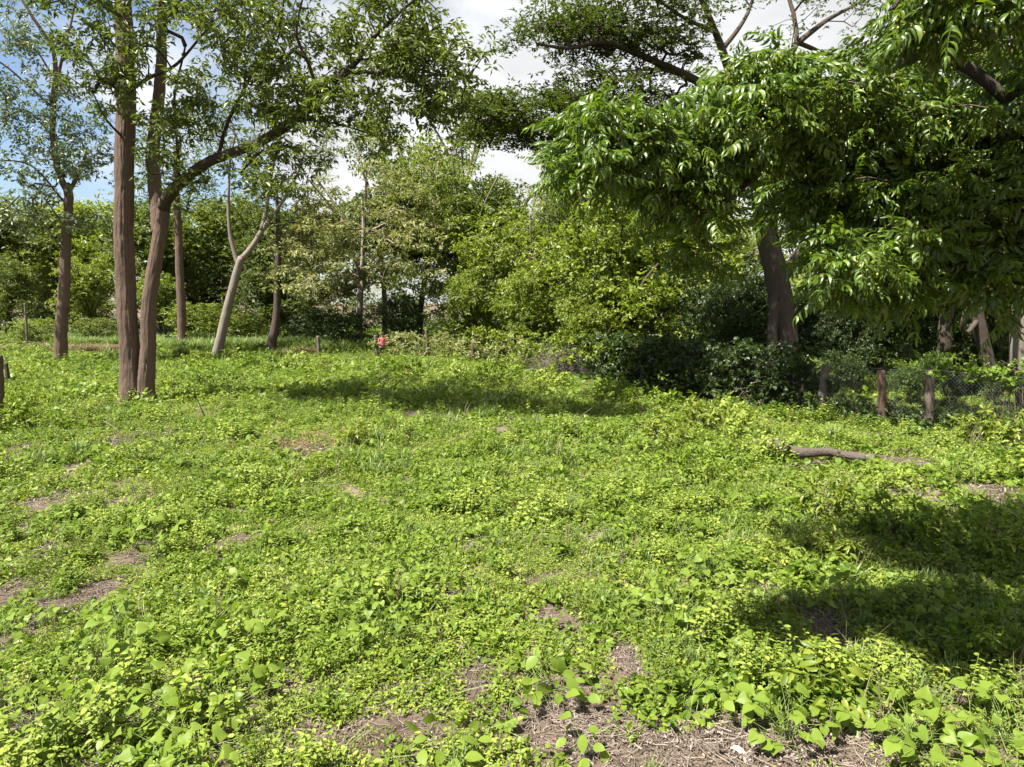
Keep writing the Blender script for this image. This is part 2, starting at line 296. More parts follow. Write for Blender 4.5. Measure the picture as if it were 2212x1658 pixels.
# ---------------------------------------------------------------- trees
class Tree:
    """Skeleton limbs given by hand, then every leaf clump grows a twig to the nearest wood."""
    def __init__(s, seed, joined=False):
        s.joined = joined; s.r = np.random.default_rng(seed); s.paths = []; s.pos = []; s.par = []; s.nr = []; s.wood = []; s.mb_br = MB(); s.mb_lf = MB()
    def limb(s, pts, rads, sides=12, bark=.12, mat=0, step=.35, wob=.04, flare=0, name=None):
        pts = np.asarray(pts, float); q = smooth_path(pts, step); n = len(q)
        cum = np.concatenate(([0], np.cumsum(np.linalg.norm(np.diff(pts, axis=0), axis=1)))); cq = np.concatenate(([0], np.cumsum(np.linalg.norm(np.diff(q, axis=0), axis=1))))
        rr = np.interp(cq / cq[-1], cum / cum[-1], np.broadcast_to(rads, (len(pts),)) if not np.isscalar(rads) else [rads] * len(pts))
        if flare: rr = rr * (1 + flare * np.exp(-cq / .5))
        k = s.r.normal(size=(n + 12, 3)); k = np.stack([np.convolve(k[:, c], np.ones(13) / 3.6, 'valid') for c in range(3)], -1) * wob * rr[:, None] / .2; k[0] = 0; q = q + k * np.array((1, 1, .3))
        w = MB(); tube(w, q, rr, sides, 0, bark, seed=s.r.uniform(0, 50))
        s.wood.append((name or ('limb' if s.wood else 'trunk'), w, mat))
        st = max(1, int(.45 / step))
        s.pos += list(q[::st]); s.nr += list(rr[::st])
        return q
    def twigs(s, C, base_r=.012, sides=4, r0max=.12, arch=.12, pen=.5):
        C = np.asarray(C); pos = np.array(s.pos); nr = list(s.nr); n0 = len(pos)
        d0 = np.sqrt(((C[:, None] - pos[None]) ** 2).sum(-1)).min(1); order = np.argsort(d0)
        pos = list(pos); parent = [-1] * n0; ends = []; segs = []
        buf = np.zeros((n0 + len(C) * 6, 3)); buf[:n0] = pos; m = n0
        for ci in order:
            c = C[ci]; d = c - buf[:m]; dist = np.sqrt((d ** 2).sum(1)) + pen * np.maximum(0, -d[:, 2]) + .15
            a = int(np.argmin(dist)); p0 = buf[a]; ln = np.linalg.norm(c - p0)
            k = 3 if ln > .8 else 2; t = np.linspace(0, 1, k + 1)[1:, None]
            pts = p0 + (c - p0) * t + s.r.normal(size=(k, 3)) * .07 * ln; pts[:, 2] += (arch * ln * np.sin(math.pi * t[:, 0])); pts[-1] = c
            ids = []; prev = a
            for p in pts:
                buf[m] = p; parent.append(prev); prev = m; ids.append(m); m += 1
            segs.append([a] + ids)
        cnt = np.zeros(m)
        for sg in segs: cnt[sg[-1]] += 1
        for k in range(m - 1, n0 - 1, -1): cnt[parent[k]] += cnt[k]
        rad = np.minimum(r0max, base_r * np.maximum(cnt, 1) ** .5)
        for sg in segs:
            rr = rad[sg].copy(); rr[0] = min(rr[0], rr[1] * 1.25) if sg[0] >= n0 else rr[1] * 1.2
            tube(s.mb_br, buf[sg], rr, sides, 0, cap=False)
    def done(s, name, label, cat, base, leafm, barkm, brm=None, group=None):
        root = thing(name, label, cat, base, group)
        b = np.asarray(base, float)
        bm = barkm if isinstance(barkm, list) else [barkm]
        if s.joined:
            w = s.mb_br
            for nm, q, mi in s.wood[1:]: w.add(np.concatenate(q.v), np.concatenate(q.f))
            s.wood = s.wood[:1]
        for nm, q, mi in s.wood + [('branches', s.mb_br, -1), ('crown', s.mb_lf, -2)]:
            if not q.n: continue
            q.v = [v - b for v in q.v]
            o = q.build(nm, leafm if mi == -2 else (brm or bm[-1]) if mi == -1 else bm[min(mi, len(bm) - 1)], root, smooth=(mi != -2))
            if mi < 0: o['kind'] = 'stuff'
        return root

def blob(r, x, y, Yd, rx, ry, rd, n, shell=.25):
    """n clump centres in an ellipsoid centred at pixel (x, y), depth Yd"""
    c = P(x, y, Yd); s = Yd / F
    v = unit(r.normal(size=(n, 3))) * (shell + (1 - shell) * r.random((n, 1)) ** .45)
    return c + v * np.array((rx * s, rd, ry * s))
def gap(r, C, scale, keep):
    """leave out whole clusters so the sky shows through"""
    q = vnoise(C[:, 0] + C[:, 1] * .37, C[:, 2] - C[:, 1] * .21, scale, r.uniform(0, 40))
    return C[q > 1 - keep - .15] if keep < 1 else C
def px(*a): return [P(*q) for q in a]

# --- double trunked tree with the long leaning limb
t = Tree(1); D = 25.6
b0 = P(283, 872, D)
t.limb([P(286, 885, D), *px((283, 840, D), (277, 720, D), (270, 560, D), (268, 430, D), (271, 250, D), (268, 100, D), (262, -60, D), (262, -230, D))], [.42, .39, .35, .34, .33, .32, .31, .25, .12], 72, .16, step=.09, wob=.008, flare=.35)
t.limb([P(312, 885, D), *px((316, 830, D), (321, 740, D), (324, 650, D), (336, 560, D), (350, 480, D), (356, 432, D - .2))], [.33, .30, .27, .26, .25, .24, .22], 60, .16, step=.09, wob=.008, flare=.3, name='trunk')
t.limb(px((354, 450, D - .15), (366, 420, D - .4), (387, 396, D - .8), (450, 352, D - 1.5), (515, 327, D - 2.2), (575, 301, D - 2.8), (640, 258, D - 3.4), (690, 215, D - 4), (738, 163, D - 4.6), (775, 130, D - 5)), [.21, .2, .19, .17, .16, .155, .14, .12, .095, .07], 28, .12, step=.15, wob=.02, mat=1)
t.limb(px((345, 505, D + .1), (337, 420, D + .4), (332, 330, D + .6), (343, 210, D + .7), (350, 60, D + .8), (352, -80, D + 1), (360, -200, D + 1)), [.25, .24, .23, .21, .17, .1, .05], 24, .14, step=.15, wob=.02)
for pts, r0, r1 in (
        (((738, 163, D - 4.6), (790, 156, D - 5), (860, 166, D - 5.4), (925, 192, D - 5.6), (1005, 232, D - 5.8)), .07, .015),
        (((690, 215, D - 4), (672, 150, D - 4), (640, 75, D - 4.2), (655, -10, D - 4.5)), .06, .03),
        (((775, 130, D - 5), (800, 90, D - 5.4), (850, 40, D - 5.8), (920, -20, D - 6)), .075, .03),
        (((388, 396, D - .8), (384, 330, D - 1.4), (376, 220, D - 2), (400, 100, D - 2.6)), .06, .03),
        (((470, 344, D - 1.7), (490, 270, D - 2), (540, 170, D - 2.6), (600, 60, D - 3), (620, -60, D - 3.4)), .07, .03),
        (((270, 205, D), (320, 170, D - 1.2), (380, 140, D - 2.4), (450, 60, D - 3.4)), .08, .03),
        (((268, 300, D), (230, 260, D - 1.5), (200, 200, D - 2.4)), .05, .02),
        (((265, 60, D), (210, -20, D - 1), (120, -90, D - 2)), .1, .03),
        (((640, 258, D - 3.4), (700, 262, D - 4), (770, 280, D - 4.5), (850, 310, D - 5)), .05, .015)):
    t.limb(px(*pts), np.linspace(r0, r1, len(pts)), 8, .05, step=.3, wob=.05, mat=1)
r = t.r
C = np.concatenate([blob(r, *a) for a in ((560, 100, 22.4, 210, 130, 2.6, 125), (370, 150, 23.2, 150, 150, 2.4, 80), (850, 75, 20.4, 130, 80, 2, 62), (940, 140, 20, 120, 45, 1.4, 40),
    (780, 265, 20.8, 140, 60, 1.6, 34), (620, 370, 22, 140, 55, 1.6, 32), (215, 120, 23.2, 70, 140, 2, 30), (960, 225, 19.8, 90, 26, 1, 16), (640, 200, 21.6, 150, 70, 1.6, 42), (430, -140, 22.8, 330, 120, 4, 120), (400, 330, 23.6, 90, 90, 1.5, 24), (130, -60, 23, 120, 80, 2, 22))])
C = gap(r, C, .9, .58)
t.twigs(C, .0105, 4)
clump_leaves(t.mb_lf, C, 60, .55, .22, .34, r, .6, .7, .4, RHOMB)
t.done('double_trunk_tree', 'tall tree with two ridged brown trunks joined at the foot and a long arching limb', 'tree', b0, M['leaf_a'], [M['bark_a'], M['bark_limb']], M['bark_limb'])

# --- grey barked tree at the far left
t = Tree(2); D = 41.0; b0 = P(131, 790, D)
t.limb([P(131, 800, D), *px((133, 720, D), (139, 600, D), (145, 480, D), (148, 425, D), (142, 396, D))], [.38, .34, .3, .27, .25, .22], 44, .14, step=.15, wob=.01, flare=.25)
for pts, r0, r1 in ((((144, 410, D), (120, 330, D), (114, 235, D), (117, 120, D - .4), (66, 32, D - .8), (28, -30, D - 1)), .2, .06), (((116, 240, D), (128, 160, D), (150, 70, D), (172, -40, D)), .11, .04),
        (((146, 425, D), (172, 372, D + .6), (186, 330, D + 1)), .14, .07), (((142, 440, D), (70, 360, D - 1), (-10, 345, D - 2)), .07, .03), (((115, 235, D), (66, 190, D - .6), (0, 135, D - 1.4), (-60, 120, D - 2)), .08, .03),
        (((117, 300, D), (60, 240, D - 1), (20, 250, D - 1.4), (-20, 262, D - 2)), .06, .02), (((117, 170, D), (70, 100, D), (0, 68, D)), .07, .02), (((140, 550, D), (90, 480, D - .8), (40, 455, D - 1.6)), .06, .02)):
    t.limb(px(*pts), np.linspace(r0, r1, len(pts)), 8, .08, step=.35, wob=.05)
r = t.r
C = np.concatenate([blob(r, *a) for a in ((95, 340, 40, 120, 90, 2.4, 60), (45, 190, 39.5, 100, 90, 2.4, 34), (190, 300, 41, 70, 80, 2, 30), (150, 130, 41, 90, 120, 2, 26), (20, 40, 39.5, 90, 60, 2, 22), (160, 470, 40.5, 60, 40, 1.5, 12), (-70, 260, 39, 90, 180, 2.6, 36), (60, 480, 39.4, 60, 40, 1.2, 14))])
C = gap(r, C, 1.3, .62)
t.twigs(C, .013, 4)
clump_leaves(t.mb_lf, C, 64, .75, .26, .36, r, .6, .6, .3)
t.done('grey_tree', 'grey trunked tree with thin open foliage against blue sky, nearest the left frame edge', 'tree', b0, M['leaf_b'], M['bark_a'], M['bark_dark'])

# --- slim trunk behind the double trunk
t = Tree(3); D = 50.0; b0 = P(393, 757, D)
t.limb([P(393, 764, D), *px((394, 690, D), (388, 590, D), (384, 480, D), (380, 380, D), (390, 300, D))], [.36, .31, .28, .25, .2, .1], 20, .1, step=.25, wob=.012, flare=.2)
r = t.r; C = np.concatenate([blob(r, *a) for a in ((400, 330, D, 110, 80, 3, 55), (430, 430, D, 70, 60, 2.5, 26), (320, 400, D + 1, 60, 60, 2.5, 22))]); C = gap(r, C, 1.4, .75)
t.twigs(C, .014, 4); clump_leaves(t.mb_lf, C, 70, .95, .22, .4, r, .55)
t.done('slim_tree', 'slim brown tree trunk close behind the double trunk', 'tree', b0, M['leaf_a'], M['bark_a'], M['bark_dark'])

# --- pale leaning forked tree
t = Tree(4); D = 47.5; b0 = P(470, 768, D)
t.limb([P(466, 778, D), *px((474, 740, D), (488, 680, D), (503, 625, D), (514, 578, D), (522, 556, D))], [.36, .33, .3, .28, .27, .25], 22, .06, step=.2, wob=.012, flare=.2)
for pts, r0, r1 in ((((516, 575, D), (507, 545, D), (497, 500, D), (494, 430, D), (497, 350, D), (508, 290, D)), .17, .06), (((521, 560, D), (546, 530, D), (570, 492, D), (612, 432, D), (642, 375, D), (660, 320, D)), .22, .06), (((566, 498, D), (575, 450, D + .3), (586, 380, D + .5), (600, 320, D + .6), (612, 270, D + .6)), .16, .06)):
    t.limb(px(*pts), np.linspace(r0, r1, len(pts)), 12, .05, step=.3, wob=.03)
r = t.r; C = np.concatenate([blob(r, *a) for a in ((500, 290, D, 90, 70, 2.5, 40), (640, 300, D, 90, 70, 2.5, 44), (570, 400, D + 1, 60, 50, 2, 14))]); C = gap(r, C, 1.4, .75)
t.twigs(C, .014, 4); clump_leaves(t.mb_lf, C, 60, .95, .2, .4, r, .55)
t.done('leaning_pale_tree', 'pale grey leaning tree whose trunk forks into three bare stems', 'tree', b0, M['leaf_a'], M['bark_pale'], M['bark_pale'])

# --- straight dark trunk
t = Tree(5); D = 48.0; b0 = P(588, 766, D)
t.limb([P(585, 774, D), *px((590, 735, D), (598, 680, D), (600, 600, D), (601, 500, D), (598, 420, D))], [.4, .33, .26, .22, .18, .1], 18, .12, step=.22, wob=.012, flare=.15)
r = t.r; C = np.concatenate([blob(r, *a) for a in ((600, 440, D + .6, 80, 60, 2.4, 40),)]); t.twigs(C, .014, 4); clump_leaves(t.mb_lf, C, 70, .95, .2, .4, r, .55)
t.done('straight_dark_tree', 'straight dark trunk with a bowed foot beside the olive feathery tree', 'tree', b0, M['leaf_forest'], M['bark_dark'])

# --- umbrella crowned tree behind the fence
t = Tree(6); D = 27.0; b0 = P(1700, 790, D)
t.limb([P(1712, 885, D), *px((1704, 790, D), (1698, 740, D), (1690, 650, D), (1672, 570, D), (1655, 500, D), (1645, 430, D), (1640, 360, D), (1625, 290, D + .3), (1590, 225, D + .4))], [.62, .5, .48, .46, .43, .4, .37, .34, .3, .25], 56, .14, step=.14, wob=.01, flare=.2)
t.limb([P(1674, 890, D - .3), *px((1670, 800, D - .3), (1668, 720, D - .3), (1672, 650, D - .2), (1680, 600, D))], [.26, .24, .2, .19, .17], 16, .1, step=.2, name='trunk')
for pts, r0, r1 in ((((1683, 610, D), (1705, 580, D), (1735, 535, D - .2), (1765, 480, D - .5), (1800, 380, D - 1), (1850, 250, D - 2)), .28, .1),
        (((1590, 225, D + .4), (1540, 195, D), (1470, 160, D - 1), (1400, 128, D - 2), (1310, 92, D - 3), (1230, 105, D - 3.6), (1160, 95, D - 4)), .2, .04),
        (((1470, 160, D - 1), (1420, 150, D - 2), (1340, 155, D - 3)), .07, .03),
        (((1610, 260, D + .4), (1570, 130, D), (1545, 60, D - .6), (1500, -30, D - 1.6)), .2, .07), (((1560, 110, D), (1610, 40, D + .4), (1640, -40, D + 1)), .1, .05),
        (((1548, 70, D - .6), (1480, 40, D - 1.6), (1420, 0, D - 2.4)), .09, .04), (((1625, 290, D + .3), (1680, 170, D + 1), (1720, 90, D + 1.6), (1700, -20, D + 2)), .17, .07), (((1715, 100, D + 1.6), (1780, 50, D + 2), (1850, 10, D + 3)), .13, .06),
        (((1640, 380, D), (1540, 330, D - .6), (1430, 320, D - 1.6), (1330, 330, D - 2.6), (1230, 322, D - 3.4)), .16, .04), (((1430, 320, D - 1.6), (1330, 285, D - 2.4), (1200, 270, D - 3), (1090, 262, D - 3.2)), .08, .03),
        (((1645, 430, D), (1540, 400, D + 2), (1440, 290, D + 4), (1300, 240, D + 5)), .12, .04), (((1640, 360, D), (1800, 240, D + 2), (1950, 190, D + 2), (2100, 160, D + 1)), .16, .06), (((1720, 90, D + 1.6), (1820, 120, D + 3), (1930, 70, D + 4)), .1, .04)):
    t.limb(px(*pts), np.linspace(r0, r1, len(pts)), 10, .1, step=.3, wob=.06)
r = t.r
C = np.concatenate([blob(r, *a) for a in ((1270, 75, 24.5, 110, 55, 2, 55), (1200, 30, 24, 90, 30, 1.6, 24), (1390, 40, 25, 150, 50, 2.4, 66), (1130, 85, 23.4, 28, 22, .7, 7), (1420, 120, 25.4, 110, 40, 2, 40), (1290, 200, 24.6, 120, 40, 2.2, 60), (1150, 245, 24, 140, 45, 2.2, 80), (1380, 260, 26, 130, 55, 2.4, 60), (1090, 285, 24, 80, 36, 1.6, 36), (1060, 230, 23.6, 50, 26, 1.2, 16),
    (1240, 300, 24.6, 120, 26, 2, 40), (1500, 230, 26, 70, 50, 2, 26), (1560, -10, 26.5, 120, 40, 2.4, 9), (1750, 20, 28, 160, 60, 2.6, 9), (1950, 120, 28.5, 140, 70, 3, 60), (2120, 190, 28, 130, 110, 3, 70), (1350, -90, 26, 200, 60, 5, 60), (1900, -120, 29, 260, 80, 5, 60), (1900, 300, 29, 200, 80, 3, 60))])
C = gap(r, C, .9, .76)
t.twigs(C, .0125, 4, arch=.2)
clump_leaves(t.mb_lf, C, 105, .72, .15, .4, r, .2, 1.5, .05)
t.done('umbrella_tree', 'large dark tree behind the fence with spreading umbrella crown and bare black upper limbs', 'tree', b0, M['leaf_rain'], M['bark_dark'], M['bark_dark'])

# --- pale trunk on the right frame edge, dark trunk behind the fence
t = Tree(7); D = 23.5; b0 = P(2222, 890, D)
t.limb([P(2232, 905, D), *px((2216, 850, D), (2204, 780, D), (2203, 720, D), (2209, 640, D), (2216, 560, D), (2225, 470, D), (2240, 330, D), (2260, 150, D))], [.4, .3, .28, .27, .25, .22, .2, .17, .12], 24, .06, step=.16, wob=.01, flare=.2)
t.limb(px((2225, 470, D), (2150, 400, D - 1.4), (2000, 340, D - 3.2), (1850, 330, D - 3.6), (1640, 330, D - 2.8)), [.15, .1, .08, .06, .03], 10, .06)  # limb drawn out to carry the added shading clumps
t.limb(px((2208, 650, D), (2190, 622, D - .3), (2150, 600, D - .6), (2080, 590, D - 1)), [.1, .07, .05, .03], 8, .05)
r = t.r; C = np.concatenate([blob(r, *a) for a in ((2260, 230, D, 190, 150, 2.4, 70), (2180, 90, D, 120, 60, 2, 30), (2300, 420, D + 1, 100, 100, 2, 30), (1850, 310, 19.4, 200, 80, 1.6, 150), (1640, 330, 20.6, 130, 60, 1.4, 80), (2080, 300, 19.4, 130, 80, 1.5, 70))]); t.twigs(C, .012, 4); clump_leaves(t.mb_lf, C, 60, .8, .16, .42, r, .5)  # clumps left of the trunk are unseen foliage added to shade the fence
t.done('pale_edge_tree', 'pale smooth trunk curving at the right frame edge in front of the fence', 'tree', b0, M['leaf_forest'], M['bark_pale'], M['bark_dark'])
t = Tree(8); D = 25.5; b0 = P(2165, 900, D)
t.limb([P(2172, 930, D), *px((2160, 880, D), (2140, 800, D), (2118, 720, D), (2105, 640, D), (2098, 560, D), (2090, 430, D))], [.22, .2, .22, .24, .23, .21, .16], 16, .12, step=.2, wob=.015)
t.limb(px((2112, 690, D), (2088, 720, D - .6), (2078, 700, D - 1.0), (2086, 660, D - 1.1)), [.1, .08, .07, .05], 8, .05)
t.limb(px((2035, 770, D + 1.5), (2040, 700, D + 1.4), (2060, 600, D + 1.4), (2070, 480, D + 1.3)), [.3, .26, .24, .2], 12, .1)
r = t.r; C = np.concatenate([blob(r, *a) for a in ((2080, 470, D + 1, 150, 130, 2, 90), (1960, 560, D + 2, 130, 90, 2, 60))]); t.twigs(C, .012, 4); clump_leaves(t.mb_lf, C, 70, .8, .16, .45, r, .5)
t.done('shaded_fence_tree', 'dark bent trunk in deep shade just behind the right end of the wire fence', 'tree', b0, M['leaf_shade'], M['bark_dark'])

# ---- forest trees: prototypes grown at the origin, then copied
def forest_proto(seed, H, R, trunk_h, nclump, per, Ln, rc, leafm, barkm, flat=.5, layers=0, lean=0, crown_lo=None, aspect=.45, thr=.22):
    t = Tree(seed, True); r = t.r; lo = crown_lo if crown_lo is not None else trunk_h * .8
    top = np.array((r.normal() * .4 + lean, r.normal() * .4, trunk_h))
    t.limb([(0, 0, -.3), (lean * .2, .05, trunk_h * .4), top], [thr, thr * .8, thr * .6], 10, .1, step=.4)
    for k in range(5):
        a = k * 1.256 + r.uniform(-.4, .4); rr = R * r.uniform(.35, .65); z = trunk_h + (H - trunk_h) * r.uniform(.35, .8)
        t.limb([top, top + np.array((math.cos(a) * rr * .45, math.sin(a) * rr * .45, (z - trunk_h) * .6)), np.array((math.cos(a) * rr, math.sin(a) * rr, z))], [thr * .45, thr * .3, thr * .14], 6, .05, step=.5)
    lob = 7; Cs = []
    for k in range(lob):
        a = r.uniform(0, 6.28); q = R * r.uniform(.25, .72); z = lo + (H - lo) * r.uniform(.15, .85)
        q *= math.sqrt(max(.25, 1 - ((z - (lo + H) / 2) / ((H - lo) / 2)) ** 2))
        v = unit(r.normal(size=(nclump // lob, 3))) * (.35 + .65 * r.random((nclump // lob, 1)) ** .5)
        Cs.append(np.array((math.cos(a) * q, math.sin(a) * q, z)) + v * np.array((R * .45, R * .45, (H - lo) * .24)))
    C = np.concatenate(Cs)
    if layers:
        tl = (C[:, 0] * .16 + C[:, 1] * .11) * np.sign(C[:, 2] - H * .5) - .05 * (C[:, 0] ** 2 + C[:, 1] ** 2)
        C[:, 2] = lo + np.round((C[:, 2] - lo) / (H - lo) * layers) / layers * (H - lo) + r.normal(size=len(C)) * .2 + tl
    C = C[C[:, 2] > .15]
    t.twigs(C, .014, 3, arch=.1)
    clump_leaves(t.mb_lf, C, per, rc, Ln, aspect, r, flat, .9 if not layers else 1.3, .25)
    return t, leafm, barkm
protos = {}
def proto(key, *a, **k): protos[key] = [forest_proto(*a, **k), None]
proto('round', 21, 10, 4.4, 4.5, 200, 98, .25, .8, M['leaf_forest'], M['bark_dark'], crown_lo=2.0)
proto('round2', 22, 9, 4.2, 3.2, 220, 98, .24, .75, M['leaf_forest'], M['bark_pale'], crown_lo=.8)
proto('feather', 23, 9.4, 4.8, 3.0, 320, 84, .2, .62, M['leaf_yellow'], M['bark_pale'], flat=.22, layers=9, crown_lo=1.4, aspect=.35)
proto('open', 24, 12, 3.8, 6.5, 150, 70, .22, .7, M['leaf_bright'], M['bark_pale'], flat=.35, crown_lo=5.0)
proto('bright', 25, 7, 3.2, 2.2, 180, 84, .21, .65, M['leaf_bright'], M['bark_dark'], crown_lo=.5)
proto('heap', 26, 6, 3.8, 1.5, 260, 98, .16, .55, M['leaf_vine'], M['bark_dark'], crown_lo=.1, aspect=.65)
proto('bush', 27, 2.8, 2.0, .5, 110, 70, .12, .4, M['leaf_bright'], M['bark_dark'], crown_lo=.1, aspect=.45, thr=.06)
HGT = {k: float(np.percentile(np.concatenate(p[0][0].mb_lf.v)[:, 2], 98.5)) for k, p in protos.items()}
def place(key, name, label, x, depth, s=1.0, rz=0, leafm=None, group='trees of the wood behind the clearing', cat='tree', sz=None):
    pr = protos[key]; c = P(x, 700, depth); loc = (c[0], depth, float(terrain(c[0], depth)) - .03)
    if pr[1] is None:
        t, lm, bm = pr[0]; o = t.done(name, label, cat, (0, 0, 0), lm, bm); pr[1] = o
    else: o = copy_tree(pr[1])
    o.name = name; o.location = loc; o.rotation_euler = (0, 0, rz); o.scale = (s, s, sz or s)
    tag(o, label, cat, group)
    if leafm:
        for ch in o.children:
            if ch.name.split('.')[0] == 'crown': ch.material_slots[0].link = 'OBJECT'; ch.material_slots[0].material = M[leafm]
    return o
